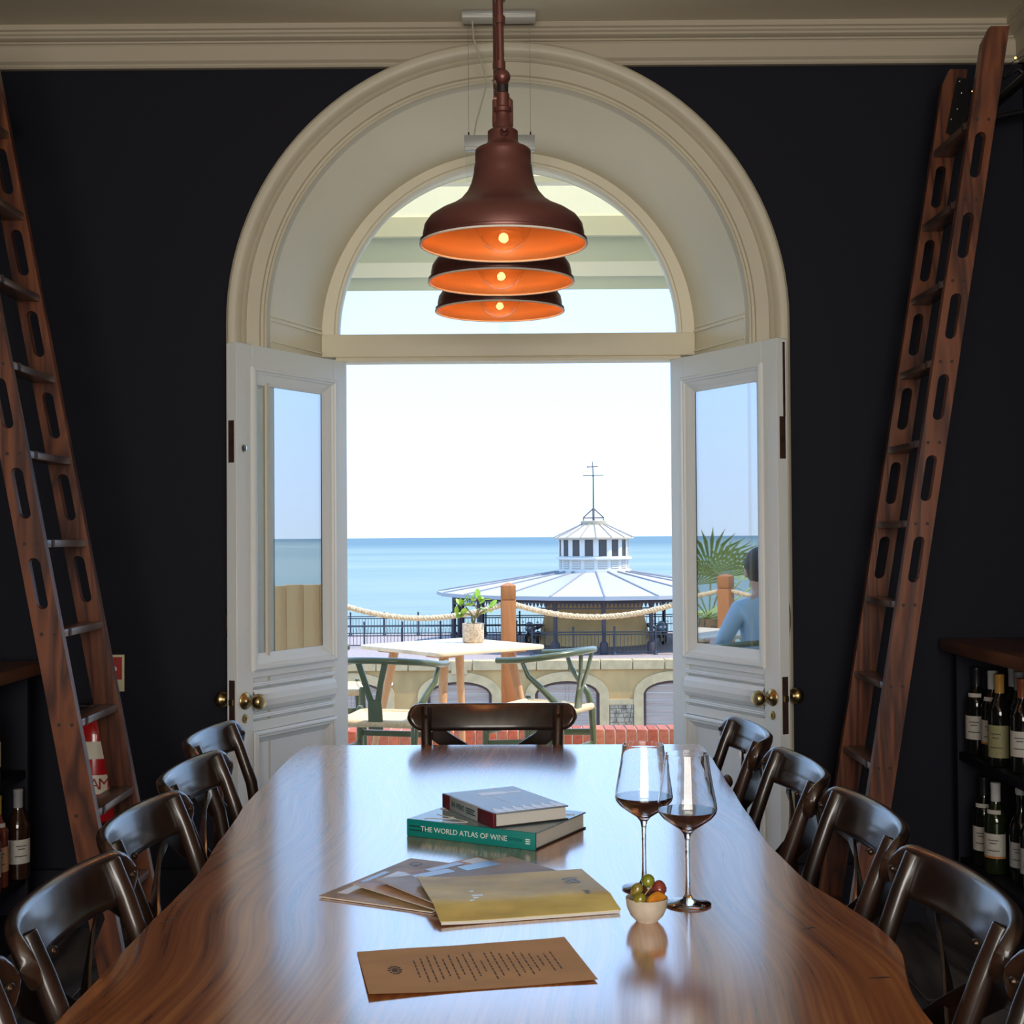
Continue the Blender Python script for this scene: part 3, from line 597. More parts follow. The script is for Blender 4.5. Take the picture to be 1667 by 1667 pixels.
tag(obj('orange_wedge', wedge, mat('orange_flesh', (.62,.23,.02), .3, var=.2, vscale=80), bev=.002, loc=(.232,2.131,TZ+.036), rot=(.5,-.35,.3)), 'orange wedge at the front right of the bowl', 'orange wedge')
tag(obj('cocktail_stick', MB().tube([(.205,2.128,TZ+.036),(.226,2.139,TZ+.058)], .0009, 6), mat('bamboo', (.5,.36,.15), .5)), 'thin wooden stick leaning across the olives in the bowl', 'stick')

# ============================================================ PENDANT LAMPS
bronze = mat('bronze_red_lacquer', (.17,.058,.048), .36, metal=.45, coat=.3, coat_rough=.3)
lining = mat('copper_lining', (.78,.36,.13), .38, metal=.2)
bulbg = thin_glass('bulb_glass', .1, (1,.96,.9)); fil = mat('filament_glow', (1,.5,.1), .5, emit=(1,.42,.07), es=30)
def make_lamp():
    r = empty('pendant_lamp')          # origin at the centre of the rim
    prof = [(.1905,-.002),(.1925,.001),(.1925,.006),(.186,.009),(.186,.020),(.182,.040),(.171,.056),(.150,.070),(.122,.083),(.100,.098),(.083,.118),(.073,.140),(.068,.162),(.0665,.178),(.0645,.182),(.0645,.205),(.064,.214),(.058,.219),(.046,.224),(.038,.230),(.035,.236),(.035,.258),(.030,.262),(0,.262)]
    obj('shade', MB().lathe(prof, 56), bronze, r, ang=50)
    inn = [(.1905,-.002),(.184,.008),(.183,.020),(.179,.039),(.168,.054),(.148,.067),(.120,.080),(.098,.095),(.080,.116),(.070,.140),(.064,.165),(.062,.20),(0,.20)]
    obj('shade_lining', MB().lathe(inn, 56), lining, r, ang=50)
    obj('rim_bead', MB().lathe([(.1915+.0026*math.cos(a*pi/4), -.003+.0026*math.sin(a*pi/4)) for a in range(9)], 56), mat('pale_rim', (.92,.84,.74), .35), r)
    obj('bulb_holder', MB().lathe([(.018,.15),(.02,.155),(.02,.18),(.014,.20)], 20, cap0=True), mat('holder_brass', (.3,.18,.08), .4, metal=.8), r)
    bulb = MB(); bp = [(0,-.022)]
    for k in range(1,13):
        a = -pi/2+pi*k/16; bp.append((.066*math.cos(a), .060+.082*math.sin(a)))
    bp += [(.050,.125),(.024,.150),(.018,.158)]
    nn_ = 48; vs = []
    for rr, z_ in bp:
        for k in range(nn_):
            q_ = rr*(1+.012*math.cos(24*2*pi*k/nn_)); vs.append((q_*math.cos(2*pi*k/nn_), q_*math.sin(2*pi*k/nn_), z_))
    bulb.add(vs, [(i*nn_+k, i*nn_+(k+1)%nn_, (i+1)*nn_+(k+1)%nn_, (i+1)*nn_+k) for i in range(len(bp)-1) for k in range(nn_)])
    obj('bulb', bulb, bulbg, r, ang=80)
    f = MB()
    for k in range(5):
        a = 2*pi*k/5; f.tube([(.010*math.cos(a),.010*math.sin(a),.145),(.014*math.cos(a+.3),.014*math.sin(a+.3),.098),(.010*math.cos(a+.6),.010*math.sin(a+.6),.145)], .0012, 5)
    obj('filament', f, fil, r)
    # swivel: yoke, balls, knobs and stem up to the ceiling
    obj('collar', MB().lathe([(.022,.255),(.022,.275),(.017,.282),(.017,.300),(.021,.303),(.021,.312),(.016,.316),(.016,.345),(.011,.350)], 20), bronze, r)
    obj('yoke', MB().tube([(-.018,0,.27),(-.018,0,.33),(0,0,.345)], .006, 8).tube([(.018,0,.27),(.018,0,.33),(0,0,.345)], .006, 8), bronze, r)
    obj('thumb_screw', MB().lathe([(.011,0),(.011,.010),(.007,.014),(.007,.018),(.005,.024),(0,.026)], 14).xform(Matrix.Translation((.004,-.036,.248)) @ Matrix.Rotation(pi/2,4,'X')), bronze, r)
    obj('swivel_arm', MB().tube([(0,0,.34),(0,.004,.38)], [.013,.014], 14), mat('gunmetal', (.09,.08,.09), .25, metal=.9), r)
    obj('joint_ball', MB().ell((0,-.006,.383), .0185,.0185,.0185, 20, 14), bronze, r)
    obj('side_knob', MB().tube([(-.008,0,.383),(-.018,0,.372)], .009, 10).tube([(-.010,0,.335),(-.020,0,.335)], .008, 10), bronze, r)
    hc = H-2.045
    obj('stem', MB().tube([(0,0,.39),(-.004,0,.415),(-.006,0,.55),(-.008,0,hc-.02)], .0085, 12), bronze, r)
    for z_, a in ((.402,.0125),(.508,.0125),(.562,.0135)): obj('stem_collar', MB().tube([(-.0055,0,z_),(-.0055,0,z_+.018)], a, 14), bronze, r)
    obj('ceiling_rose', MB().lathe([(.05,hc),(.05,hc-.01),(.02,hc-.03),(0,hc-.03)], 24), bronze, r)
    return r
lamps = [(-.005,3.10,'nearest bronze bell-shaped pendant lamp with an orange-lit inside'),(-.014,3.56,'middle bronze bell-shaped pendant lamp of the row of three'),(-.022,4.02,'farthest bronze bell-shaped pendant lamp, lowest in view of the three')]
lp = make_lamp()
for i, (x, y, lb) in enumerate(lamps):
    o = lp if i == 0 else copy_tree(lp); o.location = (x, y, 2.045); tag(o, lb, 'lamp', 'bronze pendant lamps over the table')
    pd = bpy.data.lights.new('lamp_light', 'POINT'); po = bpy.data.objects.new('lamp_light', pd); COL.objects.link(po)
    pd.energy = 1.05; pd.color = (1.0,.55,.22); pd.shadow_soft_size = .02; po.location = (x, y, 2.045+.112)

# ---- suspended exit-light bar
es = empty('exit_light', (-.024,4.66,0), 0, 'white light bar hung by two wires from the ceiling above the doorway', 'light fitting')
obj('ceiling_bracket', MB().box(-.128,.128,-.03,.03,H-.013,H), greym, es, bev=.001); obj('bracket_tray', MB().box(-.127,.127,-.032,.032,H-.024,H-.014), white, es, bev=.001)
for s in (-1,1):
    obj('wire', MB().tube([(s*.107,0,H-.02),(s*.107,0,2.762)], .0008, 5), steel, es); obj('wire_grip', MB().tube([(s*.107,0,2.755),(s*.107,0,2.772)], .0025, 8), blackm, es)
obj('cable', MB().tube([(-.092,0,H-.024),(-.088,0,3.10),(-.066,0,3.03),(-.048,0,2.97),(-.046,0,2.93),(-.062,0,2.87),(-.082,0,2.80),(-.088,0,2.755)], .0028, 8), mat('cable_cream', (.55,.52,.42), .5), es)
obj('bar', MB().box(-.122,.122,-.022,.022,2.716,2.756), greym, es, bev=.001); obj('bar_rim', MB().box(-.119,.119,-.019,.019,2.708,2.716), white, es)
obj('light_blade', MB().box(-.119,.119,-.003,.003,2.60,2.708), cglass, es)

# ============================================================ LADDERS
ladw = wood('ladder_pine_stain', (.055,.013,.006), (.19,.056,.021), 'Z', .38, 16, coat=.25, bump=.2, fine=60)
treadw = wood('ladder_tread_stain', (.07,.036,.028), (.14,.075,.052), 'Y', .35, 16, coat=.3, bump=.2)
def ladder(name, s, xb, lean, yn, yf, t0, dt, nt, slot_from, label):
    r = empty(name, (s*xb, 0, 0), 0, label, 'ladder', 'library ladders')
    th, Wd, HT = .028, .078, 2.96
    X = lambda z, u: s*(lean*z + u)          # u: 0 front edge .. Wd rear edge
    def board(y0, y1):
        # strips around stadium slots: outline with rectangular pieces
        bm_ = MB(); tr = [t0+dt*k for k in range(nt)]
        slots = []
        for a in tr:
            if a >= slot_from-.01 and a+dt < 2.75: slots.append((a+dt*.235, a+dt*.80))
        u0, u1 = .022, .056; rr = (u1-u0)/2; uc = (u0+u1)/2
        def quad(za, zb, ua0, ua1, ub0, ub1):
            b = [(X(za,ua0),y0,za),(X(za,ua1),y0,za),(X(za,ua1),y1,za),(X(za,ua0),y1,za)]
            t_ = [(X(zb,ub0),y0,zb),(X(zb,ub1),y0,zb),(X(zb,ub1),y1,zb),(X(zb,ub0),y1,zb)]
            bm_.add(b+t_, [(0,1,5,4),(1,2,6,5),(2,3,7,6),(3,0,4,7)])
        zc = 0
        for a, b in slots:
            quad(zc, a, 0, Wd, 0, Wd)
            m_ = 6
            lev = [a+rr*(1-math.cos(pi/2*k/m_)) for k in range(m_+1)]; hw = [rr*math.sin(pi/2*k/m_) for k in range(m_+1)]
            lev += [b-rr*(1-math.cos(pi/2*k/m_)) for k in range(m_,-1,-1)]; hw += hw[::-1]
            for k in range(len(lev)-1):
                quad(lev[k], lev[k+1], 0, uc-hw[k], 0, uc-hw[k+1]); quad(lev[k], lev[k+1], uc+hw[k], Wd, uc+hw[k+1], Wd)
            zc = b
        quad(zc, HT-.05, 0, Wd, 0, Wd); quad(HT-.05, HT, 0, Wd, .018, Wd)
        bm_.add([(X(HT,.018),y0,HT),(X(HT,Wd),y0,HT),(X(HT,Wd),y1,HT),(X(HT,.018),y1,HT)], [(0,1,2,3)])
        bm_.add([(X(0,0),y0,0),(X(0,Wd),y0,0),(X(0,Wd),y1,0),(X(0,0),y1,0)], [(0,3,2,1)])
        return bm_
    obj('stile', board(yn, yn+th), ladw, r, smooth=False); obj('stile', board(yf, yf+th), ladw, r, smooth=False)
    plug = mat('dark_plug', (.03,.012,.008), .6)
    for k in range(nt):
        z = t0+dt*k
        a = MB().box(*sorted((X(z,.002), X(z,.070))), yn+th, yf, z-.022, z)
        td = obj('tread', a, treadw, r, bev=.003, seg=2)
        obj('tread_notch', MB().box(*sorted((X(z,-.0015), X(z,.004))), yn+th+.045, yn+th+.060, z-.0215, z+.0006), plug, td)
        for u in (.020,.056): obj('plug', MB().lathe([(.0055,0),(.0055,.0008),(0,.0008)], 10).xform(Matrix.Translation((X(z-.011,u), yn, z-.011)) @ Matrix.Rotation(pi/2,4,'X')), plug, r)
    # hook plates with bolts near the top of both stiles
    for y in (yn, yf):
        pl = MB().add([(X(2.72,.035),y-.003,2.72),(X(2.72,.085),y-.003,2.72),(X(2.92,.085),y-.003,2.92),(X(2.92,.040),y-.003,2.92)], [(0,1,2,3)])
        pl2 = MB().prism([(.035,2.74),(.085,2.72),(.10,2.80),(.085,2.925),(.045,2.93)], lambda u,v,k: (X(v,u), y-.001-.004*k, v))
        if y == yf:
            p_ = obj('hook_plate', pl2, blackm, r)
            for u, z_ in ((.055,2.915),(.068,2.875),(.062,2.82),(.046,2.785)): obj('bolt', MB().ell((X(z_,u), y-.006, z_), .004,.003,.004, 8, 6), steel, p_)
        obj('hook_arm', MB().tube([(X(2.80,.085),y+.012,2.80),(X(2.80,.13),y+.012,2.83),(X(2.80,.15),y+.012,2.815)], .008, 8), blackm, r)
    for y in (yn, yf): obj('foot_wheel', MB().tube([(s*.09,y+.03,.045),(s*.09,y+.055,.045)], .045, 16), blackm, r)
    return r
ladder('library_ladder', -1, 1.040, .190, 3.78, 4.17, 1.37-.253*5, .253, 11, 1.10, 'slotted reddish wooden library ladder on the left, before the fire extinguisher')
ladder('library_ladder', 1, 1.017, .1644, 4.21, 4.60, 1.412-.253*5, .253, 11, 1.15, 'slotted reddish wooden library ladder on the right, beside the wine counter')
# ladder rails
for s, xw, yy, lb in ((-1, -1.74, (-1,4.62), 'black ladder rail high on the left wall'), (1, 1.63, (-1,4.70), 'black ladder rail high on the right wall')):
    r = empty('ladder_rail', (xw,0,0), 0, lb, 'rail')
    obj('pipe', MB().tube([(0,yy[0],2.80),(0,yy[1],2.80)], .016, 12), blackm, r)
    xx = (XL if s < 0 else XR)-xw
    for y in (yy[1]-.04, 2.4, .2):
        obj('bracket', MB().tube([(0,y,2.80),(xx*.98,y,2.84)], .012, 10), blackm, r); obj('bracket_cap', MB().tube([(0,y-.02,2.80),(0,y+.045,2.80)], .026, 14), blackm, r)
# tiny warm lights behind the right ladder
fb = mat('fairy_glow', (1,.6,.2), .5, emit=(1,.55,.15), es=5)
sl = empty('string_lights', (1.70,4.5,0), 0, 'string of tiny warm lights high behind the right ladder', 'string lights')
obj('wire', MB().tube([(-.06,.25,2.93),(0,0,2.95),(.02,-.2,2.93),(.0,-.5,2.95)], .0015, 5), blackm, sl)
for p in ((-.055,.24,2.93),(-.04,.18,2.925),(0,-.02,2.955),(.015,-.15,2.935)): obj('bulb', MB().ell(p, .0035,.0035,.0035, 8, 6), fb, sl)

# ============================================================ WINE COUNTERS AND BOTTLES
ctop = wood('counter_top_wood', (.10,.034,.013), (.25,.095,.038), 'Y', .35, 10, coat=.3)
def counter(name, s, xf, xw, ye, ztop, label, shelves):
    r = empty(name, (0,0,0), 0, label, 'counter')
    X = lambda a, b: sorted((s*a, s*b))
    y0 = 1.2
    obj('counter_top', MB().box(*X(xf, xw), y0, ye, ztop-.042, ztop), ctop, r, bev=.003)
    obj('end_panel', MB().box(*X(xf+.04, xw), ye-.06, ye-.03, .0, ztop-.043), navy, r, bev=.002)
    obj('end_panel', MB().box(*X(xf+.04, xw), y0+.02, y0+.05, .0, ztop-.043), navy, r, bev=.002)
    obj('back_panel', MB().box(*X(xw-.012, xw), y0+.02, ye-.06, .0, ztop-.043), navy, r)
    for z in shelves: obj('shelf', MB().box(*X(xf+.045, xw-.012), y0+.05, ye-.06, z-.028, z), navy, r, bev=.002)
    obj('plinth', MB().box(*X(xf+.06, xw), y0+.05, ye-.06, 0, .10), navy, r); return r
counter('wine_counter', 1, 1.517, 1.845, 4.785, 1.0, 'wooden-topped dark wine counter standing on the right', (.61,.245))
counter('wine_counter', -1, 1.600, 1.945, 4.66, .953, 'wooden-topped dark wine counter standing on the left', (.59,.235))
bottle_glass = {k: mat('bottle_'+k, c_, .06, coat=.5) for k, c_ in (('black',(.006,.006,.005)),('green',(.012,.018,.006)),('rose',(.16,.035,.02)),('brown',(.03,.012,.006)))}
lab = {k: mat('label_'+k, c_, .6, var=.06, vscale=90) for k, c_ in (('white',(.52,.50,.46)),('olive',(.27,.26,.13)),('pink',(.55,.38,.36)),('grey',(.34,.34,.34)),('cream',(.50,.42,.28)),('peach',(.55,.30,.18)))}
cap = {k: mat('capsule_'+k, c_, .35) for k, c_ in (('white',(.55,.55,.56)),('gold',(.42,.22,.04)),('orange',(.25,.06,.02)),('black',(.015,.015,.018)),('silver',(.28,.28,.30)),('yellow',(.40,.30,.06)),('red',(.22,.02,.02)))}
BM = {}
def bottle(x, y, z, gcol, ccol, lcol, label, face, ball=False, neck_label=False, lh=(.055,.135), txt=None, band=None):
    r = empty('wine_bottle', (x,y,z), face, label, 'wine bottle', 'wine bottles on the counters')
    if 'g' not in BM:
        BM['g'] = MB().lathe([(0,.006),(.030,.0),(.0365,.003),(.0375,.010),(.0375,.165),(.0365,.182),(.030,.200),(.019,.222),(.0150,.240),(.0142,.288),(.0158,.290),(.0158,.296),(0,.296)], 24).mesh('bottle_glass')
        BM['c'] = MB().lathe([(.0150,.236),(.0156,.2365),(.0156,.284),(.0164,.286),(.0164,.298),(.012,.300),(0,.300)], 20).mesh('capsule')
        BM['b'] = MB().lathe([(.0158,.284),(.0185,.290),(.0190,.300),(.016,.309),(.008,.313),(0,.3135)], 20).mesh('stopper')
    def cp(k): m_ = BM[k].copy(); m_.materials.clear(); return m_
    obj('glass', cp('g'), bottle_glass[gcol], r)
    obj('stopper' if ball else 'capsule', cp('b' if ball else 'c'), cap[ccol], r)
    def wrap(z0, z1, rad, span, m_, nm, par):
        q = MB(); K = 10
        for k in range(K+1):
            a = -pi/2-span/2+span*k/K
            for rr in (rad, rad+.0004): q.v += [(rr*math.cos(a), rr*math.sin(a), z0),(rr*math.cos(a), rr*math.sin(a), z1)]
        for k in range(K): o = k*4; q.f += [(o+2,o+6,o+7,o+3),(o,o+1,o+5,o+4),(o+1,o+3,o+7,o+5),(o,o+4,o+6,o+2)]
        q.f += [(0,2,3,1),(K*4,K*4+1,K*4+3,K*4+2)]
        return obj(nm, q, m_, par)
    L = wrap(lh[0], lh[1], .0377, 2.3, lab[lcol], 'paper_label', r)
    for k, (zf, w_) in enumerate(txt or ((.72,.9),(.60,.6),(.30,1.1))): wrap(lh[0]+(lh[1]-lh[0])*zf, lh[0]+(lh[1]-lh[0])*zf+.0028, .0382, w_, mat('label_ink', (.05,.045,.04), .6), 'label_print', L)
    if band: wrap(lh[0], lh[0]+.007, .0382, 2.3, mat('label_band', (.45,.18,.04), .6), 'label_print', L)
    if neck_label: wrap(.196, .212, .030, 1.6, lab['white'], 'neck_label', r)
    return r
fR, fL = -.62, .62
zu, zl = .6102, .2452
bottle(1.604,4.66,zu,'black','black','white','dark bottle with a white label at the back left of the upper right shelf',fR,neck_label=True)
bottle(1.618,4.545,zu,'black','white','white','dark bottle with a white capsule and orange-edged label on the upper right shelf',fR,neck_label=True,band=True)
bottle(1.600,4.43,zu,'black','gold','olive','dark bottle with a gold capsule and olive-green label on the upper right shelf',fR-.1,lh=(.03,.135))
bottle(1.690,4.50,zu,'black','silver','grey','dark bottle with a grey capsule behind the gold-capped one on the upper right shelf',fR)
bottle(1.622,4.29,zu,'black','orange','white','dark bottle with an orange-brown capsule at the right of the upper right shelf',fR)
bottle(1.715,4.62,zu,'black','white','white','dark bottle with a pale capsule in the back row of the upper right shelf',fR)
bottle(1.604,4.60,zl,'black','black','white','dark bottle with a white label, leftmost on the lower right shelf',fR,neck_label=True)
bottle(1.606,4.495,zl,'green','white','white','dark green bottle with a white capsule and orange-edged label on the lower right shelf',fR,neck_label=True,band=True)
bottle(1.640,4.36,zl,'black','white','grey','dark bottle with a white ball stopper and grey picture label on the lower right shelf',fR,ball=True)
bottle(1.640,4.27,zl,'black','white','grey','dark bottle with a white ball stopper, rightmost on the lower right shelf',fR,ball=True)
bottle(1.70,4.46,zl,'black','black','white','plain dark bottle at the back of the lower right shelf',fR)
zl2, zu2 = .2352, .5902
bottle(-1.655,4.555,zl2,'brown','silver','white','dark bottle with a silver capsule standing alone on the lower left shelf',fL)
bottle(-1.682,4.435,zl2,'rose','yellow','peach','reddish bottle with a yellow capsule and peach label on the lower left shelf',fL,neck_label=True)
bottle(-1.675,4.35,zl2,'rose','red','grey','reddish bottle with a grey-blue label on the lower left shelf',fL)
bottle(-1.668,4.265,zl2,'rose','silver','pink','rosé bottle with a pink label at the left edge of the lower left shelf',fL)
bottle(-1.668,4.33,zu2,'black','black','cream','dark bottle with a cream label at the frame edge on the upper left shelf',fL)

# ============================================================ FIRE EXTINGUISHER
red = mat('extinguisher_red', (.42,.012,.015), .2, coat=.5)
fx = empty('fire_extinguisher', (-1.437,4.70,.40), 0, 'red foam fire extinguisher on the wall behind the left ladder', 'fire extinguisher')
obj('cylinder', MB().lathe([(0,0),(.070,0),(.076,.006),(.076,.30),(.070,.325),(.050,.350),(.025,.362),(.020,.37)], 28), red, fx)
obj('label_band', MB().lathe([(.0765,.10),(.0768,.10),(.0768,.165),(.0765,.165)], 28), mat('extinguisher_cream', (.7,.66,.55), .5), fx)
for k, ch in enumerate('FOAM'):
    a = -pi/2 + (k-1.5)*.42
    lettering(ch, .055, mat('extinguisher_red_ink', (.30,.01,.012), .5), fx, frame((.0772*math.cos(a), .0772*math.sin(a), .133), (-math.sin(a), math.cos(a), 0), (0,0,1)))
obj('label_band', MB().lathe([(.0765,.22),(.0768,.22),(.0768,.28),(.0765,.28)], 28), MATS['extinguisher_cream'], fx)
obj('valve', MB().lathe([(.018,.365),(.018,.40),(.012,.405),(.012,.42),(0,.42)], 16), brass, fx)
obj('handle', MB().strip([(-.01,0,.415),(.05,-.02,.44)], .02,.006,(0,1,0)), blackm, fx); obj('handle', MB().strip([(-.01,0,.395),(.055,-.02,.405)], .02,.006,(0,1,0)), steel, fx)
obj('hose', MB().tube([(-.015,0,.39),(-.06,-.03,.40),(-.095,-.03,.30),(-.095,-.02,.12)], .010, 10), blackm, fx)
obj('gauge', MB().tube([(0,-.012,.385),(0,-.03,.385)], .014, 14), steel, fx)
obj('wall_hook', MB().box(-.02,.02,.07,.112,.20,.32), blackm, fx)
sg = empty('safety_sign', (-1.425,4.806,.86), 0, 'small red and cream fire sign on the wall above the extinguisher', 'sign')
obj('sign_plate', MB().box(-.055,.055,0,.006,-.03,.10), mat('sign_cream', (.62,.58,.38), .5), sg, bev=.001); obj('sign_field', MB().box(-.047,.047,-.001,.001,.012,.092), mat('sign_red', (.40,.012,.012), .4), sg)
obj('sign_picture', MB().lathe([(.009,0),(.009,.0012),(0,.0012)],14).xform(Matrix.Translation((.02,-.001,.05)) @ Matrix.Rotation(pi/2,4,'X')), white, sg)


# ============================================================ TERRACE
TF = -.04
pave = mat('terrace_paving', (.62,.54,.42), .8, var=.12, vscale=3)
tf = tag(obj('floor_terrace', MB().box(-9,5,5.45,9.9,-.30,TF-.006), pave, smooth=False), 'sandy stone paved terrace floor outside the doors', 'floor', kind='structure')
pm = None
for i in range(-12, 9):
    for j in range(7):
        q = obj('paving_slab', pm if pm else MB().box(.004,.596,.004,.596,-.006,0), pave, tf, bev=.002, seg=1); pm = q.data
        q.location = (-.3+i*.6, 5.5+j*.6-.05 if j else 5.5, TF)
        if -.3+i*.6 < -7.4 : pass
retain = tag(obj('wall_retaining', MB().box(-9,5,9.7,9.9,-12,-.3), mat('retaining_stone', (.4,.33,.24), .9, var=.2), smooth=False), 'stone retaining wall below the terrace edge', 'wall', kind='structure')
# brick-on-edge kerb
brk = [mat('red_brick_%d' % k, c_, .8, var=.25, vscale=30, bump=.4, bscale=90) for k, c_ in enumerate(((.40,.085,.038),(.33,.065,.030),(.45,.13,.06),(.36,.10,.055)))]
kerb = empty('brick_kerb', (0,9.15,TF), 0, 'red brick-on-edge kerb along the edge of the terrace', 'kerb')
obj('mortar', MB().box(-3.3,2.75,.006,.209,0,.094), mat('mortar', (.55,.45,.32), .9, var=.1, vscale=40), kerb, smooth=False)
bms = []
for k in range(4):
    me = MB().box(-.0325,.0325,0,.215,0,.102).mesh('brick', .004, True, 1); me.materials.append(brk[k]); bms.append(me)
for i in range(83):
    o = obj('brick', random.choice(bms), None, kerb); o.location = (-3.27+i*.0728, random.uniform(-.003,.003), random.uniform(-.002,.002))
# rope fence
pine = wood('post_pine', (.24,.075,.018), (.40,.15,.042), 'Z', .6, 8, bump=.1)
ropem = mat('rope_manila', (.62,.48,.30), .8, bump=.3, bscale=200)
def post(x, y, label, h=1.09):
    r = empty('fence_post', (x,y,TF), 0, label, 'post', 'wooden rope fence posts'); a = .053
    m = MB().box(-a,a,-a,a,-.2,h-.125); m2 = MB()
    obj('shaft', MB().box(-a,a,-a,a,0,h-.125), pine, r, bev=.003); obj('groove', MB().box(-a+.006,a-.006,-a+.006,a-.006,h-.126,h-.117), pine, r)
    obj('cap', MB().add([(-a,-a,h-.117),(a,-a,h-.117),(a,a,h-.117),(-a,a,h-.117),(-a,-a,h-.022),(a,-a,h-.022),(a,a,h-.022),(-a,a,h-.022),(0,0,h)], [(0,3,2,1),(0,1,5,4),(1,2,6,5),(2,3,7,6),(3,0,4,7),(4,5,8),(5,6,8),(6,7,8),(7,4,8)]), pine, r, bev=.002)
    return r
PZ = TF+1.09-.14
PX = [-3.62,-2.42,-1.21,-.02,1.20,2.42]
for i, x in enumerate(PX): post(x, 9.47, 'wooden rope fence post ' + ('furthest left by the palms','second from the left by the palms','hidden beside the left door jamb','standing in the middle of the doorway view','just showing at the right door jamb','beside the plank fence')[i])
def rope(a, b, sag, label, rad=.021):
    A, B = Vector(a), Vector(b); L = (B-A).length; r = empty('fence_rope', A, 0, label, 'rope', 'fence ropes')
    N_ = int(L*70); P = []
    for i in range(N_+1):
        t = i/N_; p = (B-A)*t; p.z -= sag*4*t*(1-t); P.append(p)
    d = (B-A).normalized(); sd_ = Vector((-d.y,d.x,0)).normalized()
    for k in range(3):
        q = [p + (sd_*math.cos(2*pi*(i/N_*L/.062)+k*2*pi/3) + Vector((0,0,1))*math.sin(2*pi*(i/N_*L/.062)+k*2*pi/3))*rad*.52 for i, p in enumerate(P)]
        obj('strand', MB().tube(q, rad*.56, 6), ropem, r)
for i in range(5):
    lb = 'thick twisted fence rope ' + ('furthest left near the palms','second from the left near the palms','sagging between posts on the left of the doorway view','sagging between posts on the right of the doorway view','ending at the plank fence')[i]
    rope((PX[i],9.44,PZ), (PX[i+1],9.44,PZ), .105, lb)
# side run of the rope fence, seen in the right door glass
post(-5.0, 7.70, 'wooden rope fence post on the side of the terrace by the palms'); post(-4.4, 9.2, 'wooden corner post of the rope fence by the palms'); post(-5.6,6.3,'wooden rope fence post nearest the wall by the palms')
rope((-5.6,6.33,PZ),(-5.0,7.68,PZ),.10,'thick twisted fence rope on the side near the wall'); rope((-5.0,7.73,PZ),(-4.4,9.18,PZ),.10,'thick twisted fence rope on the side near the corner post')

# plank fence on the right, seen in the left door glass
pf = empty('plank_fence', (2.95,5.6,TF), 0, 'vertical pine board fence closing the right side of the terrace', 'fence')
fencew = wood('fence_pine', (.55,.29,.10), (.78,.52,.24), 'Z', .6, 7, bump=.1)
pm_ = None
for i in range(31):
    q = obj('board', pm_ if pm_ else MB().box(-.010,.010,.0015,.1185,.02,1.10), fencew, pf, bev=.002, seg=1); pm_ = q.data; q.location = (0, i*.12, random.uniform(-.003,.003))
for z_ in (.25,.90): obj('fence_rail', MB().box(.011,.05,0,3.72,z_,z_+.09), fencew, pf)

# terrace dining table
ash = wood('ash_wood', (.60,.44,.27), (.78,.62,.42), 'X', .45, 8, bump=.05); legw = wood('ash_leg', (.42,.20,.09), (.60,.33,.16), 'Z', .5, 8, bump=.05)
def terrace_table(x, y, rz, label, a=.41):
    r = empty('terrace_table', (x,y,TF), rz, label, 'table', 'pale square terrace tables'); P = []
    for cx, cy, a0 in ((a-.05,a-.05,0),(-a+.05,a-.05,90),(-a+.05,-a+.05,180),(a-.05,-a+.05,270)):
        for k in range(6): t = math.radians(a0+18*k); P.append((cx+.05*math.cos(t), cy+.05*math.sin(t)))
    obj('table_top', MB().prism(P, lambda u,v,k: (u,v,.733+.024*k)), ash, r, bev=.005)
    for sx in (-1,1):
        for sy in (-1,1):
            obj('leg', MB().tube([(sx*.36,sy*.36,0),(sx*.25,sy*.25,.715)], [.018,.029], 14), legw, r)
            obj('leg_plate', MB().box(*sorted((sx*.17,sx*.32)), *sorted((sy*.17,sy*.32)), .715,.7325), legw, r)
    return r
terrace_table(-.36, 8.20, math.radians(40), 'pale square wooden table on the terrace holding a potted plant')
terrace_table(-2.95, 6.95, math.radians(10), 'pale square wooden table on the left of the terrace by the seated person')
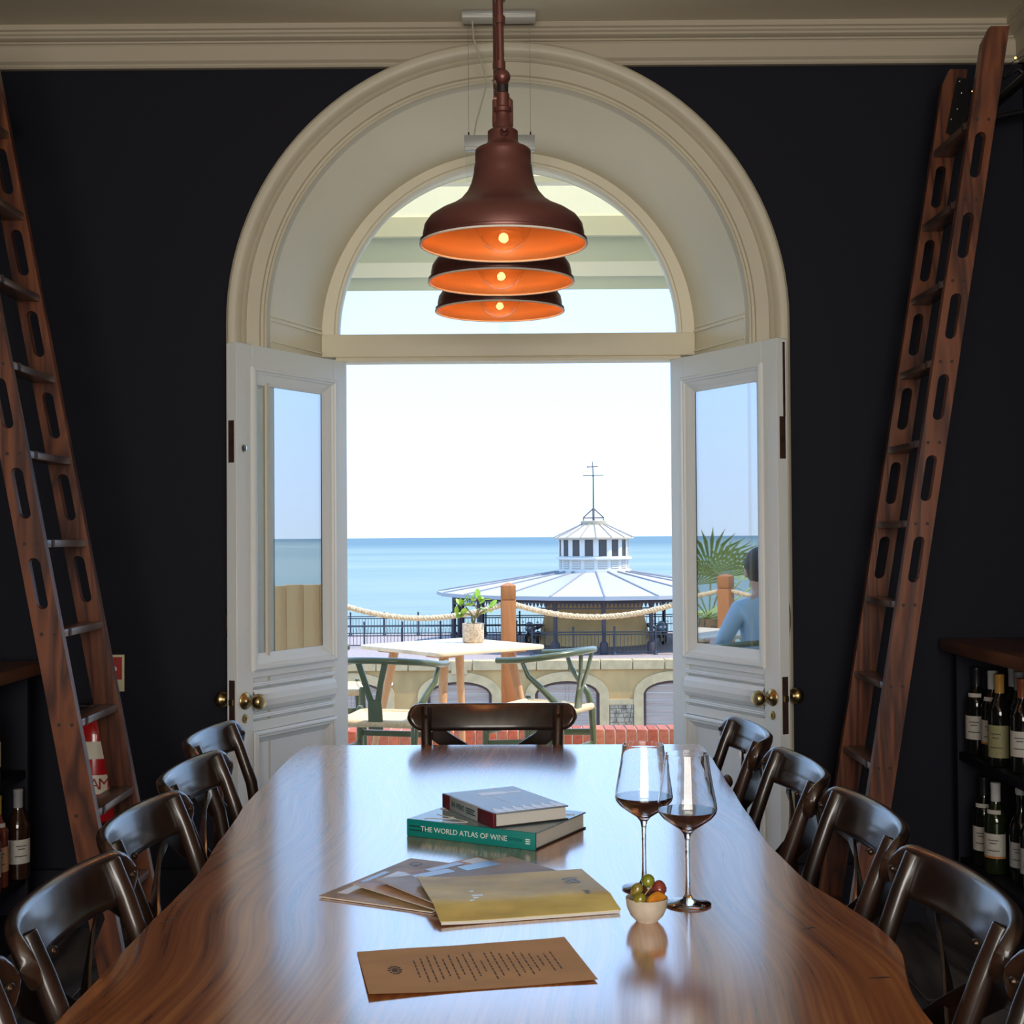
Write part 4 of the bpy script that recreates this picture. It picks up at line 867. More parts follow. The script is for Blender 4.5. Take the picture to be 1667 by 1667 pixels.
# wishbone chairs
green = mat('olive_green_lacquer', (.072,.088,.036), .28, coat=.3); cord = mat('paper_cord', (.62,.45,.26), .8, bump=.6, bscale=160, var=.15, vscale=80)
def make_wishbone():
    r = empty('wishbone_chair')
    for s in (-1,1):
        obj('front_leg', MB().tube([(s*.245,.225,0),(s*.240,.215,.22),(s*.235,.205,.455),(s*.235,.205,.47)], [.012,.018,.019,.012], 14), green, r)
        pts = [(s*.19,-.235,0),(s*.195,-.21,.22),(s*.198,-.200,.42),(s*.205,-.175,.50),(s*.230,-.11,.57),(s*.255,-.05,.63),(s*.264,-.02,.70)]
        obj('rear_leg', MB().tube(pts, [.012,.017,.019,.019,.017,.014,.011], 14), green, r)
        obj('stretcher', MB().strip([(s*.196,-.205,.30),(s*.240,.213,.27)], .034,.016,(0,0,1)), green, r, bev=.003)
    obj('stretcher', MB().strip([(-.240,.213,.33),(.240,.213,.33)], .03,.015,(0,0,1)), green, r, bev=.003); obj('stretcher', MB().strip([(-.196,-.206,.24),(.196,-.206,.24)], .03,.015,(0,0,1)), green, r, bev=.003)
    arc_ = []
    for k in range(29):
        a = pi*k/28; arc_.append((-.272*math.cos(a), -.03-.245*math.sin(a)**.9 if 0<k<28 else -.03, .715+.035*math.sin(a)))
    arc_ = [(-.262,.13,.705),(-.270,.06,.708)] + arc_ + [(.270,.06,.708),(.262,.13,.705)]
    obj('top_rail', MB().tube(arc_, .0165, 12), green, r)
    obj('splat', MB().strip([(0,-.205,.41),(0,-.215,.50),(0,-.225,.56)], [.075,.072,.066], .012, (1,0,0)), green, r, bev=.002)
    for s in (-1,1): obj('splat_arm', MB().strip([(s*.018,-.222,.545),(s*.040,-.246,.64),(s*.068,-.262,.737)], [.032,.028,.030], .012, (1,0,0)), green, r, bev=.002)
    C_ = [(-.225,.21),(.225,.21),(.19,-.20),(-.19,-.20)]; ctr = (0,.01)
    seat = MB()
    for k in range(4):
        a, b = C_[k], C_[(k+1)%4]; mid = ((a[0]+b[0])/2,(a[1]+b[1])/2)
        seat.add([(*a,.447),(*b,.447),(*ctr,.428)], [(0,1,2)]); seat.add([(*a,.425),(*b,.425),(*ctr,.415)], [(0,2,1)])
    obj('woven_seat', seat, cord, r, smooth=False)
    for k in range(4): a, b = C_[k], C_[(k+1)%4]; obj('seat_edge', MB().tube([(*a,.437),(*b,.437)], .019, 10), cord, r)
    return r
wb = make_wishbone()
for i, (x, y, rz, lb) in enumerate(((-.640,7.12,math.radians(-14),'olive green wishbone chair with its back turned, left of the doorway view'),
        (.17,7.50,math.radians(62),'olive green wishbone chair seen from the side, right of the terrace table'),
        (-1.17,8.52,math.radians(-80),'olive green wishbone chair on the far left side of the terrace table'),
        (-2.265,6.16,math.radians(38),'olive green wishbone chair holding the seated person'))):
    o = wb if i == 0 else copy_tree(wb); o.location = (x,y,TF); o.rotation_euler = (0,0,rz); o.scale = (1.04,1.04,1.05); tag(o, lb, 'chair', 'green wishbone chairs on the terrace')
# potted plant
TT = TF+.757
pp = empty('potted_plant', (-.235,8.36,TT), 0, 'small bright green plant in a speckled stone pot on the terrace table', 'potted plant')
obj('pot', MB().lathe([(0,0),(.056,0),(.062,.004),(.066,.010),(.067,.118),(.064,.120),(.058,.118),(.057,.10),(0,.10)], 28), mat('speckled_pot', (.55,.44,.32), .8, var=.4, vscale=90), pp)
obj('soil', MB().lathe([(.0,.106),(.0575,.104)], 20), mat('soil', (.05,.03,.02), .9), pp)
stemm = mat('plant_stem', (.20,.17,.07), .6); leafm = mat('jade_leaf', (.30,.50,.045), .35, var=.2, vscale=20)
br = [((0,0,.10),(.01,0,.15),(-.03,0,.20),(-.06,0,.24)), ((0,0,.10),(.015,0,.16),(.05,.01,.22),(.045,.01,.26)), ((.01,0,.15),(.03,-.01,.20),(.0,-.02,.25)), ((0,0,.10),(-.01,.01,.17),(-.05,.02,.18),(-.085,.02,.165)), ((.01,0,.15),(.06,0,.19),(.09,0,.205))]
for b_ in br: obj('stem', MB().tube(b_, [.008]+[.005]*(len(b_)-2)+[.003], 7), stemm, pp)
lm = MB(); K = 5; pr_ = [(0,0),(.012,.008),(.026,.013),(.040,.012),(.050,.006),(.054,0)]
for z_ in (.0012,-.0012):
    lm.v += [(x,w_*.98,z_+w_*.3) for x, w_ in pr_]+[(x,-w_*.98,z_+w_*.3) for x, w_ in pr_]+[(x,0,z_) for x, w_ in pr_]
for o_ in (0,18):
    for k in range(5):
        lm.f += [(o_+k,o_+12+k,o_+13+k,o_+k+1),(o_+12+k,o_+6+k,o_+7+k,o_+13+k)]
lme = lm.mesh('leaf'); lme.materials.append(leafm)
random.seed(11)
for tip in [b_[-1] for b_ in br]:
    for k in range(6):
        l = obj('leaf', lme, None, pp); l.location = (tip[0]+random.uniform(-.012,.012), tip[1]+random.uniform(-.012,.012), tip[2]+random.uniform(-.022,.01))
        l.rotation_euler = (random.uniform(-.9,.9), random.uniform(-1.3,.2), k*1.05+random.uniform(-.4,.4)); sc = random.uniform(.95,1.4); l.scale = (sc,sc,sc)
# awning outside over the door
aw = empty('awning', (0,5.5,0), 0, 'cream slatted awning with grey valance outside above the doors', 'awning')
awc = mat('awning_cream', (.95,.88,.68), .6); awg = mat('awning_grey_strip', (.62,.66,.55), .5); aww = mat('awning_white', (.93,.89,.78), .5)
fab = bpy.data.materials.new('awning_fabric'); fab.use_nodes = True; N = fab.node_tree; N.nodes.clear()
o_ = N.nodes.new('ShaderNodeOutputMaterial'); d_ = N.nodes.new('ShaderNodeBsdfDiffuse'); tr_ = N.nodes.new('ShaderNodeBsdfTranslucent'); mx = N.nodes.new('ShaderNodeMixShader')
d_.inputs[0].default_value = (.90,.85,.70,1); tr_.inputs[0].default_value = (.95,.88,.68,1); mx.inputs[0].default_value = .55
N.links.new(d_.outputs[0], mx.inputs[1]); N.links.new(tr_.outputs[0], mx.inputs[2]); N.links.new(mx.outputs[0], o_.inputs[0])
def sheet(z0, z1, y0, y1, x=2.6, t=.004): return MB().hexa([(-x,y0,z0-t),(x,y0,z0-t),(x,y1,z1-t),(-x,y1,z1-t)], [(-x,y0,z0),(x,y0,z0),(x,y1,z1),(-x,y1,z1)])
obj('canopy', sheet(3.20,2.93,0,1.12), fab, aw, smooth=False)
for y_, z_, h_, m_ in ((.30,3.11,.03,aww),(.66,3.02,.03,aww)): obj('rafter', MB().box(-2.6,2.6,y_,y_+.06,z_-h_,z_), m_, aw)
obj('front_beam', MB().box(-2.6,2.6,1.06,1.12,2.835,2.93), awc, aw)
vg = mat('valance_clear', (.50,.54,.48), .35)
obj('valance', MB().box(-2.6,2.6,1.10,1.106,2.715,2.835), awg, aw); obj('valance_bar', MB().box(-2.6,2.6,1.085,1.12,2.640,2.712), aww, aw); obj('valance', MB().box(-2.6,2.6,1.10,1.106,2.578,2.640), awg, aw)
for s in (-1,1): obj('side_arm', MB().strip([(s*2.55,0,3.1),(s*2.55,1.1,2.85)], .08,.05,(0,0,1)), awc, aw)
# palms by the terrace
palm_m = mat('palm_leaf', (.27,.34,.11), .5, var=.35, vscale=5); trunk_m = mat('palm_trunk', (.16,.11,.06), .9, bump=1, bscale=30)
def palm(x, y, z0, h, nf, L, label, seed):
    random.seed(seed); r = empty('palm', (x,y,z0), 0, label, 'palm', 'palms beside the terrace')
    obj('trunk', MB().tube([(0,0,0),(.02,0,h*.5),(0,0,h)], [.14,.12,.10], 10), trunk_m, r)
    for k in range(nf):
        az = 2*pi*k/nf+random.uniform(-.2,.2); el = random.uniform(-.3,1.2); m = MB(); d = Vector((math.cos(az)*math.cos(el), math.sin(az)*math.cos(el), math.sin(el)))
        st = .45*L; hub = d*st + Vector((0,0,h)); side = d.cross(Vector((0,0,1))).normalized(); nrm = side.cross(d)
        m.tube([(0,0,h), tuple(hub)], .008, 5)
        for q in range(17):
            a = (q-8)/8*1.35; v = (d*math.cos(a)+side*math.sin(a)); l = L*.62*(1-.25*abs(a)/1.35); wv = v.cross(nrm).normalized()*.018
            tip = hub+v*l-Vector((0,0,1))*l*.25; mid = hub+v*l*.5
            m.add([tuple(hub),tuple(mid+wv),tuple(tip),tuple(mid-wv),tuple(mid+nrm*.01)], [(0,1,4),(1,2,4),(2,3,4),(3,0,4)])
        obj('frond', m, palm_m, r, smooth=False)
palm(-6.3, 8.5, -1.2, 1.78, 16, 1.1, 'fan palm behind the side rope fence, nearer the corner', 21); palm(-7.9, 6.6, -1.2, 1.95, 16, 1.1, 'fan palm behind the side rope fence, nearer the wall', 22); palm(-7.7,11.3,-1.2,1.9,15,1.1,'fan palm beyond the terrace corner',23)

# seated person in a pale blue shirt, facing away across the terrace
def seated_person(x, y, z, rz):
    r = empty('person', (x,y,z), rz, 'dark-haired person in a pale blue shirt sitting on a terrace chair', 'person')
    V = []; E_ = []; R_ = []
    def v(p, rad): V.append(p); R_.append(rad); return len(V)-1
    def chain(a, lst):
        for p, rad in lst: b = v(p, rad); E_.append((a,b)); a = b
        return a
    pel = v((0,-.06,.56), .15)
    ch = chain(pel, [((0,-.08,.70),.14),((0,-.08,.84),.155),((0,-.07,.96),.13)])
    hd = chain(ch, [((0,-.05,1.05),.06),((0,-.035,1.10),.062),((0,-.02,1.17),.088),((0,-.02,1.25),.085)])
    for s in (-1,1):
        chain(ch, [((s*.17,-.07,.965),.065),((s*.24,-.02,.80),.052),((s*.22,.10,.70),.042),((s*.17,.26,.74),.035),((s*.14,.33,.752),.03)])
        chain(pel, [((s*.09,.0,.54),.095),((s*.12,.34,.53),.075),((s*.12,.40,.30),.055),((s*.12,.38,.09),.042),((s*.12,.40,.045),.04),((s*.13,.52,.035),.035)])
    me = bpy.data.meshes.new('body'); me.from_pydata(V, E_, []); o = bpy.data.objects.new('body', me); COL.objects.link(o); o.parent = r
    sk = o.modifiers.new('skin', 'SKIN'); sk.use_smooth_shade = True
    for i, q in enumerate(me.skin_vertices[0].data): q.radius = (R_[i], R_[i]); q.use_root = (i == 0)
    sb = o.modifiers.new('sub', 'SUBSURF'); sb.levels = 2; sb.render_levels = 2
    bpy.context.view_layer.update()
    me2 = bpy.data.meshes.new_from_object(o.evaluated_get(bpy.context.evaluated_depsgraph_get())); o.modifiers.clear(); o.data = me2
    me2.materials.clear(); skin = mat('skin', (.55,.32,.22), .5); shirt = mat('pale_blue_shirt', (.36,.52,.66), .8, bump=.4, bscale=18); jeans = mat('dark_trousers', (.05,.06,.09), .9); shoe = mat('shoe_leather', (.08,.05,.03), .5)
    for m_ in (skin, shirt, jeans, shoe): me2.materials.append(m_)
    for p in me2.polygons:
        c = p.center; i = 0
        if c.z < .60 and not (abs(c.x) > .19 and c.y < .3): i = 2
        elif c.z < 1.035 and c.y < .12: i = 1
        if c.z < .075: i = 3
        p.material_index = i; p.use_smooth = True
    hair = mat('dark_hair', (.025,.016,.012), .5, bump=.6, bscale=60, stretch=(4,4,.6))
    hm_ = MB().ell((0,-.035,1.225), .104,.112,.118, 18, 12); hm_.v = [(x_, y_ if not (y_ > .03 and z_ < 1.25) else .02, z_) for x_, y_, z_ in hm_.v]
    obj('hair', hm_, hair, r)
    for s in (-1,1):
        obj('ear', MB().ell((s*.092,-.015,1.185), .012,.022,.032, 8, 6), skin, r); obj('eye', MB().ell((s*.034,.064,1.20), .012,.008,.009, 8, 6), white, r)
        hp = Vector((s*.14,.34,.755))
        for f in range(4): obj('finger', MB().tube([hp+Vector((s*(-.024+.016*f),0,0)), hp+Vector((s*(-.024+.016*f),.04,.008)), hp+Vector((s*(-.024+.016*f),.07-.008*abs(f-1.3),-.004))], [.008,.0075,.0055], 7), skin, r)
        obj('thumb', MB().tube([hp+Vector((-s*.026,-.01,0)), hp+Vector((-s*.048,.02,.002))], [.010,.007], 7), skin, r)
    obj('nose', MB().ell((0,.074,1.175), .011,.014,.02, 8, 6), skin, r); obj('mouth', MB().ell((0,.062,1.135), .022,.007,.006, 8, 6), mat('lips', (.4,.15,.12), .5), r)
    obj('collar', MB().lathe([(.070,.985),(.078,.99),(.068,1.02),(.064,1.02)], 16).xform(Matrix.Translation((0,-.06,0))), shirt, r)
seated_person(-2.265, 6.16, TF, math.radians(38))

# ============================================================ BEYOND: PROMENADE, BANDSTAND, SEA
seam = bpy.data.materials.new('sea_water'); seam.use_nodes = True; N = seam.node_tree; b = N.nodes['Principled BSDF']; L = N.links.new
t = N.nodes.new('ShaderNodeTexCoord'); mp = N.nodes.new('ShaderNodeMapping'); mp.inputs['Scale'].default_value = (.0006,.004,1); L(t.outputs['Object'], mp.inputs[0])
nz = N.nodes.new('ShaderNodeTexNoise'); nz.inputs['Scale'].default_value = 1.0; nz.inputs['Detail'].default_value = 6; L(mp.outputs[0], nz.inputs[0])
nz2 = N.nodes.new('ShaderNodeTexNoise'); nz2.inputs['Scale'].default_value = .35; nz2.inputs['Detail'].default_value = 6; mp2 = N.nodes.new('ShaderNodeMapping'); mp2.inputs['Scale'].default_value = (.25,1,1); L(t.outputs['Object'], mp2.inputs[0]); L(mp2.outputs[0], nz2.inputs[0])
ad = N.nodes.new('ShaderNodeMath'); ad.operation = 'MULTIPLY_ADD'; ad.inputs[1].default_value = .35; L(nz2.outputs[0], ad.inputs[0]); L(nz.outputs[0], ad.inputs[2])
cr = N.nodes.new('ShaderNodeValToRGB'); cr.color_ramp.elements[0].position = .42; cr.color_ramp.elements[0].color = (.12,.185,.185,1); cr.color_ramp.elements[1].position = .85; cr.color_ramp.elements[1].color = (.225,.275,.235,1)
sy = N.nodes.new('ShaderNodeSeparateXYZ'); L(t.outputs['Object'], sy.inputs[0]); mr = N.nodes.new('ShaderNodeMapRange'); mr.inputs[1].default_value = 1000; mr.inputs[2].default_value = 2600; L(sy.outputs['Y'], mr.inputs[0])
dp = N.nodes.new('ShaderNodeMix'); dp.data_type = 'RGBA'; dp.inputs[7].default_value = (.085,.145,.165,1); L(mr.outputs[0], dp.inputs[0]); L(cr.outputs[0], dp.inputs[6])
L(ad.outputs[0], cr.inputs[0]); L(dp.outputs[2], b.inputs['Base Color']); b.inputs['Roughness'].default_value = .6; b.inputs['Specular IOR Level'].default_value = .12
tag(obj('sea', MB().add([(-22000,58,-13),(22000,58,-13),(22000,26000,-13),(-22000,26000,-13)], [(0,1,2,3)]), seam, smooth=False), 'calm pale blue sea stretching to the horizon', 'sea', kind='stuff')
tag(obj('ground', MB().box(-60,60,9.9,60,-12.6,-12), mat('road_grey', (.3,.28,.25), .9), smooth=False), 'lower road between the terrace and the promenade', 'ground', kind='structure')
DZ = -4.13; sand = mat('sandstone', (.46,.285,.11), .85, var=.22, vscale=.9, stretch=(1,1,.35), bump=.3, bscale=5)
sandl = mat('sandstone_pale', (.46,.34,.18), .85, var=.12, vscale=3)
tag(obj('promenade_deck', MB().box(-30,40,60.4,77,DZ-.5,DZ), mat('promenade_paving', (.30,.24,.22), .9, var=.15), smooth=False), 'wide paved promenade deck above the arched wall', 'promenade', kind='structure')
pw_ = empty('promenade_wall', (0,60,0), 0, 'sandstone promenade wall with arched wooden doors', 'wall')
AC = [-11.9,-7.1,-2.37,2.40,7.2,12.0]; HWa, zsp, ztp = 1.43, -5.64, -5.04
ah = lambda u, e_=0: zsp + (ztp-zsp+e_)*math.sqrt(max(0,1-(u/(HWa+e_))**2))
wm = MB(); xs = []
x = -16.0
edges = [-16.0]
for c_ in AC:
    edges += [c_-HWa+2*HWa*k/16 for k in range(17)]
edges.append(16.5)
for x0, x1 in zip(edges[:-1], edges[1:]):
    xm = (x0+x1)/2; ins = [c_ for c_ in AC if abs(xm-c_) < HWa]
    if ins: wm.add([(x0,0,ah(x0-ins[0])),(x1,0,ah(x1-ins[0])),(x1,0,DZ-.42),(x0,0,DZ-.42)], [(0,1,2,3)]); wm.add([(x0,0,ah(x0-ins[0])),(x1,0,ah(x1-ins[0])),(x1,.35,ah(x1-ins[0])),(x0,.35,ah(x0-ins[0]))], [(0,1,2,3)])
    else: wm.box(x0,x1,0,.35,-12,DZ-.42)
obj('wall_face', wm, sand, pw_, smooth=False)
for i in range(23): obj('coping_stone', MB().box(-16+i*1.42+.01, -16+(i+1)*1.42-.01, -.12,.5,DZ-.42,DZ+.02), sandl, pw_, bev=.03, seg=1)
lav = mat('weathered_plank', (.42,.31,.25), .8, var=.15, vscale=2, stretch=(.3,1,6)); fr_m = mat('dark_door_frame', (.09,.05,.05), .7); rub = mat('rubble_stone', (.30,.24,.17), .9, var=.45, vscale=4)
for ci, c_ in enumerate(AC):
    sur = MB(); K = 16
    def ring2(e0, e1, y_, m_, nm, par):
        q = MB()
        A = [(-(HWa+e0), -12)]+[((HWa+e0)*-math.cos(pi*k/K), ah((HWa+e0)*-math.cos(pi*k/K)*.9999, e0)) for k in range(K+1)]+[((HWa+e0), -12)]
        B = [(-(HWa+e1), -12)]+[((HWa+e1)*-math.cos(pi*k/K), ah((HWa+e1)*-math.cos(pi*k/K)*.9999, e1)) for k in range(K+1)]+[((HWa+e1), -12)]
        for k in range(K+2): q.add([(c_+A[k][0],y_,A[k][1]),(c_+A[k+1][0],y_,A[k+1][1]),(c_+B[k+1][0],y_,B[k+1][1]),(c_+B[k][0],y_,B[k][1]),
                                    (c_+A[k][0],y_+.12,A[k][1]),(c_+A[k+1][0],y_+.12,A[k+1][1]),(c_+B[k+1][0],y_+.12,B[k+1][1]),(c_+B[k][0],y_+.12,B[k][1])], [(0,1,2,3),(0,4,5,1),(3,2,6,7)])
        return obj(nm, q, m_, par, smooth=False)
    ring2(0, .42, -.10, sandl, 'arch_surround', pw_)
    dr = ring2(-.13, 0, .10, fr_m, 'door_frame', pw_)
    for k in range(22):
        z0 = -12+k*.32; z1 = z0+.30
        hw = HWa-.12
        if z0 > ztp-.1: break
        if z0 > zsp: 
            tt = 1-((z0-zsp)/(ztp-zsp-.05))**2; hw = (HWa-.12)*math.sqrt(max(.02,tt))
        obj('door_plank', MB().box(c_-hw, c_+hw, .16,.22, z0, min(z1, ztp-.1)), lav, dr, smooth=False)
    obj('door_meeting_strip', MB().box(c_-.05,c_+.05,.12,.17,-12,ztp-.15), lav, dr)
    if ci in (3,4):
        st_m = MB(); random.seed(5+ci); x0, x1 = c_+HWa+.45, c_+4.8-HWa-.45; zz_ = -6.1
        while zz_ > -9.5:
            hh = random.uniform(.16,.24); xx = x0
            while xx < x1:
                ww = random.uniform(.2,.38); st_m.box(xx+.012, min(xx+ww,x1)-.012, -.05-random.uniform(0,.04), .02, zz_-hh+.012, zz_-.012); xx += ww
            zz_ -= hh
        tag(obj('rubble_stones', st_m, rub, pw_, smooth=False), kind='stuff')
        obj('band_course', MB().box(x0-.05,x1+.05,-.08,.05,-6.1,-5.85), sandl, pw_)
    if ci == 2:
        obj('keystone', MB().box(c_-.35,c_+.35,-.16,0,ztp+.35,ztp+.85), sandl, pw_)
        for k in range(3): obj('wall_lamp', MB().ell((c_-3.0-.28*k*0-(.55-.27*k),-.12,-4.95-.17), .09,.09,.09, 8, 6), white, pw_)
obj('wall_plaque', MB().box(-.2,.25,-.06,0,-5.0,-4.75), sandl, pw_)

# railings
railm = mat('railing_paint', (.035,.04,.05), .5)
def railing(x0, x1, y, label, h=1.1, step=1.9, rails=(.12,.55,.95,1.06)):
    r = empty('railing', (0,y,DZ), 0, label, 'railing', 'promenade railings'); n_ = int((x1-x0)/step)
    pmesh = None
    for i in range(n_+1):
        x = x0+i*step
        q = obj('post', pmesh if pmesh else MB().tube([(0,0,0),(0,0,h+.12)], .045, 8).ell((0,0,h+.16), .06,.06,.06, 8, 6).lathe([(.12,0),(.10,.06),(.05,.20)], 8), railm, r); pmesh = q.data; q.location = (x,0,0)
    for z_ in rails: obj('rail', MB().tube([(x0,0,z_),(x1,0,z_)], .028, 6), railm, r)
    m = MB(); x = x0
    while x < x1: m.box(x-.012,x+.012,-.012,.012,.12,.95); x += .17
    tag(obj('bars', m, railm, r, smooth=False), kind='stuff')
railing(-11, 18, 76, 'dark railing along the far edge of the promenade'); railing(-9.3, 1.6, 67.5, 'dark railing on the left in front of the bandstand', rails=(.12,.60,1.06)); railing(.9, 12.5, 62.5, 'dark railing along the wall top in front of the bandstand', rails=(.12,.95,1.06))

# bandstand
bs = empty('bandstand', (4.23,70,DZ), 0, 'round seafront bandstand with a wide grey roof and white glazed lantern', 'bandstand')
Z = lambda y_: (1.37-(y_-873)/31.43)-DZ
lead = [mat('roof_lead_%d' % k, c_, .45) for k, c_ in enumerate(((.40,.385,.37),(.36,.35,.345),(.43,.41,.385)))]
dk = mat('bandstand_iron', (.06,.045,.055), .6); wht = mat('lantern_white', (.60,.58,.53), .5); pan = mat('lantern_pane', (.05,.045,.045), .2); gut = mat('gutter_grey', (.33,.34,.36), .5)
NR = 20; ze, zb = Z(961), Z(930)
for k in range(NR):
    a0, a1 = 2*pi*k/NR, 2*pi*(k+1)/NR; p = lambda r_, a, z_: (r_*math.cos(a), r_*math.sin(a), z_)
    q = MB().add([p(8.05,a0,ze),p(8.05,a1,ze),p(1.75,a1,zb),p(1.75,a0,zb),p(8.05,a0,ze-.06),p(8.05,a1,ze-.06),p(1.75,a1,zb-.06),p(1.75,a0,zb-.06)], [(0,1,2,3),(4,7,6,5),(0,4,5,1),(1,5,6,2),(2,6,7,3),(3,7,4,0)])
    obj('roof_panel', q, lead[k%3], bs, smooth=False)
    obj('roof_seam', MB().tube([p(8.08,a0,ze+.02),p(1.8,a0,zb+.02)], .045, 6), mat('roof_seam_dark', (.22,.22,.24), .6), bs)
    obj('roof_gutter', MB().add([p(8.15,a0,ze+.02),p(8.15,a1,ze+.02),p(8.15,a1,ze-.16),p(8.15,a0,ze-.16),p(7.95,a0,ze+.02),p(7.95,a1,ze+.02),p(7.95,a1,ze-.16),p(7.95,a0,ze-.16)], [(0,1,2,3),(0,4,5,1),(3,2,6,7),(4,7,6,5)]), gut, bs, smooth=False)
    obj('valance_beam', MB().add([p(7.3,a0,ze-.12),p(7.3,a1,ze-.12),p(7.3,a1,ze-.32),p(7.3,a0,ze-.32),p(7.2,a0,ze-.12),p(7.2,a1,ze-.12),p(7.2,a1,ze-.32),p(7.2,a0,ze-.32)], [(0,1,2,3),(3,2,6,7),(4,7,6,5)]), dk, bs, smooth=False)
    obj('column', MB().tube([p(7.25,a0,0),p(7.25,a0,ze-.2)], .10, 8).lathe([(.2,0),(.2,.5),(.12,.6)], 8, c=p(7.25,a0,0)), dk, bs)
obj('roof_soffit', MB().lathe([(7.9,ze-.10),(2.0,ze+.25)], 40), mat('soffit_brown', (.16,.11,.08), .8), bs)
fm = MB()
for k in range(240):
    a0, a1 = 2*pi*k/240, 2*pi*(k+1)/240; am = (a0+a1)/2
    fm.add([(7.28*math.cos(a0),7.28*math.sin(a0),ze-.32),(7.28*math.cos(a1),7.28*math.sin(a1),ze-.32),(7.28*math.cos(am),7.28*math.sin(am),ze-.56)], [(0,1,2)])
fm.lathe([(7.28,ze-.54),(7.28,ze-.60),(7.22,ze-.60),(7.22,ze-.54),(7.28,ze-.54)], 60)
tag(obj('fretwork', fm, dk, bs, smooth=False), kind='stuff')
obj('core_wall', MB().lathe([(2.95,0),(2.25,ze-.1)], 32), mat('core_render', (.78,.50,.21), .85, var=.12, vscale=.8), bs)
NL = 16; zl0, zl1, zw0, zw1 = Z(929), Z(911), Z(905.5), Z(879)
obj('lantern_base', MB().lathe([(1.95,zl0-.1),(1.95,zl0+.06),(1.80,zl0+.08),(1.80,zl1),(1.98,zl1+.02),(1.98,zl1+.12),(1.80,zl1+.15),(1.80,zw0)], NL, cap1=False), wht, bs, smooth=False)
obj('lantern_head', MB().lathe([(1.80,zw1),(1.84,zw1),(1.84,zw1+.14),(1.70,zw1+.14)], NL), wht, bs, smooth=False)
for k in range(NL):
    a = 2*pi*(k+.5)/NL + pi/NL; Rm = 1.80*math.cos(pi/NL); am = 2*pi*(k+.5)/NL
    M_ = Matrix.Rotation(am, 4, 'Z')
    pn = obj('lantern_window', MB().box(Rm-.06,Rm-.03,-.34,.34,zw0,zw1).xform(M_), pan, bs, smooth=False)
    for s in (-1,1): obj('mullion', MB().box(Rm-.08,Rm+.02,*sorted((s*.215,s*.36)),zw0,zw1).xform(M_), wht, bs, smooth=False)
    lv_ = obj('louvre_panel', MB().box(Rm,Rm+.012,-.24,.24,zl0+.12,zl1-.05).xform(M_), mat('louvre_grey', (.42,.41,.36), .6), bs, smooth=False)
    for q in range(4): z_ = zl0+.15+q*.095; obj('louvre', MB().box(Rm+.012,Rm+.04,-.23,.23,z_,z_+.05).xform(M_), wht, lv_, smooth=False)
    p = lambda r_, a_, z_: (r_*math.cos(a_), r_*math.sin(a_), z_)
    a0, a1 = 2*pi*k/NL, 2*pi*(k+1)/NL; za, zb_ = Z(875.5), Z(854)
    obj('lantern_roof_panel', MB().add([p(2.07,a0,za),p(2.07,a1,za),p(.62,a1,zb_),p(.62,a0,zb_),p(2.07,a0,za-.06),p(2.07,a1,za-.06)], [(0,1,2,3),(0,4,5,1)]), mat('lantern_roof', (.46,.38,.26), .6, var=.1, vscale=2), bs, smooth=False)
    obj('lantern_roof_seam', MB().tube([p(2.08,a0,za+.01),p(.62,a0,zb_+.02)], .025, 5), MATS['roof_seam_dark'], bs)
obj('roof_collar', MB().lathe([(.62,Z(854.5)-.02),(.66,Z(854)),(.66,Z(849)),(.5,Z(848)),(0,Z(848))], 16), mat('collar_stone', (.40,.34,.24), .8), bs)
ir = mat('vane_iron', (.10,.08,.07), .6)
obj('finial_frame', MB().tube([(-.52,0,Z(848)),(-.52,0,Z(843)),(0,0,Z(828))], .03, 6).tube([(.52,0,Z(848)),(.52,0,Z(843)),(0,0,Z(828))], .03, 6).tube([(0,-.52,Z(848)),(0,-.52,Z(843)),(0,0,Z(828))], .03, 6).tube([(-.52,0,Z(843.5)),(.52,0,Z(843.5))], .025, 6).tube([(0,0,Z(849)),(0,0,Z(828))], .06, 6), ir, bs)
obj('vane_pole', MB().tube([(0,0,Z(830)),(0,0,Z(775)),(-.03,0,Z(752))], [.04,.03,.02], 6), ir, bs)
obj('vane_cross', MB().tube([(-.53,0,Z(775)),(.53,0,Z(774))], .024, 5).tube([(0,-.53,Z(775)),(0,.53,Z(775))], .024, 5), ir, bs)
obj('vane_arrow', MB().tube([(-.28,0,Z(760.5)),(.25,0,Z(760))], .024, 5).prism([(-.30,Z(758.5)),(-.22,Z(760.5)),(-.30,Z(762.5))], lambda u,v,k: (u,-.01+.02*k,v)), ir, bs)
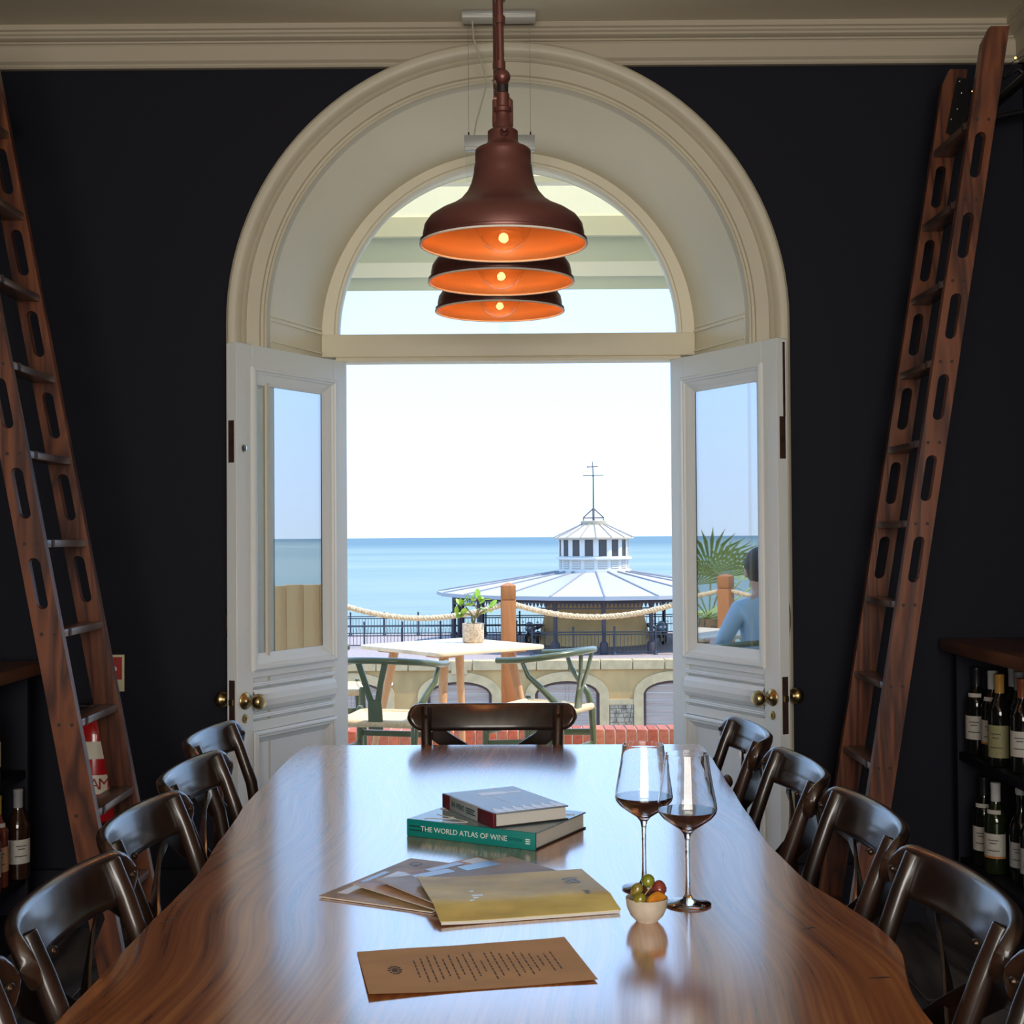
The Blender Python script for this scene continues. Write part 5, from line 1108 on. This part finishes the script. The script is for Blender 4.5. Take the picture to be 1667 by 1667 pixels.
# motorbikes parked beside the core
def motorbike(x, y, rz, colr, label):
    r = empty('motorbike', (x,y,DZ), rz, label, 'motorbike', 'motorbikes parked under the bandstand roof'); pt = mat('bike_paint_'+str(int(colr[2]*100)), colr, .25, coat=.6)
    tyre = mat('tyre', (.015,.015,.015), .8); chrome = mat('chrome', (.7,.7,.7), .15, metal=1)
    for wx in (-.68,.72):
        w_ = obj('wheel', MB().lathe([(.20,-.05),(.30,-.06),(.32,0),(.30,.06),(.20,.05),(.20,-.05)], 20).xform(Matrix.Translation((wx,0,.32)) @ Matrix.Rotation(pi/2,4,'X')), tyre, r)
        obj('wheel_hub', MB().tube([(wx,-.04,.32),(wx,.04,.32)], .16, 12), chrome, w_)
    obj('fuel_tank', MB().ell((.12,0,.80), .30,.17,.16, 14, 8), pt, r); obj('engine', MB().box(-.20,.30,-.18,.18,.30,.62), mat('engine_grey', (.12,.12,.13), .4, metal=.6), r, bev=.04)
    obj('bike_seat', MB().strip([(-.12,0,.78),(-.40,0,.76),(-.78,0,.84)], .07,.26,(0,0,1)), mat('seat_black', (.02,.02,.02), .5), r, bev=.02)
    obj('fairing', MB().ell((.50,0,.86), .22,.26,.22, 14, 8), pt, r); obj('screen', MB().ell((.50,0,1.04), .05,.20,.14, 12, 8), mat('screen_tint', (.30,.36,.42), .1), r)
    for s in (-1,1):
        obj('fork', MB().tube([(.72,s*.09,.32),(.50,s*.11,.95)], .025, 8), chrome, r); obj('handlebar', MB().tube([(.46,0,1.0),(.42,s*.24,1.04),(.34,s*.40,1.03)], .018, 8), MATS['seat_black'], r)
        obj('mirror', MB().ell((.42,s*.40,1.16), .02,.07,.045, 8, 6), chrome, r); obj('headlight', MB().ell((.68,s*.11,.88), .05,.08,.07, 10, 6), mat('headlight', (.9,.9,.9), .1), r)
    obj('tail_case', MB().box(-.92,-.70,-.14,.14,.78,1.0), pt, r, bev=.03)
motorbike(7.35, 69.0, math.radians(-70), (.20,.30,.40), 'blue-grey motorbike parked on the right of the bandstand core'); motorbike(1.05, 69.0, math.radians(-112), (.25,.25,.30), 'silver-grey motorbike parked on the left of the bandstand core')
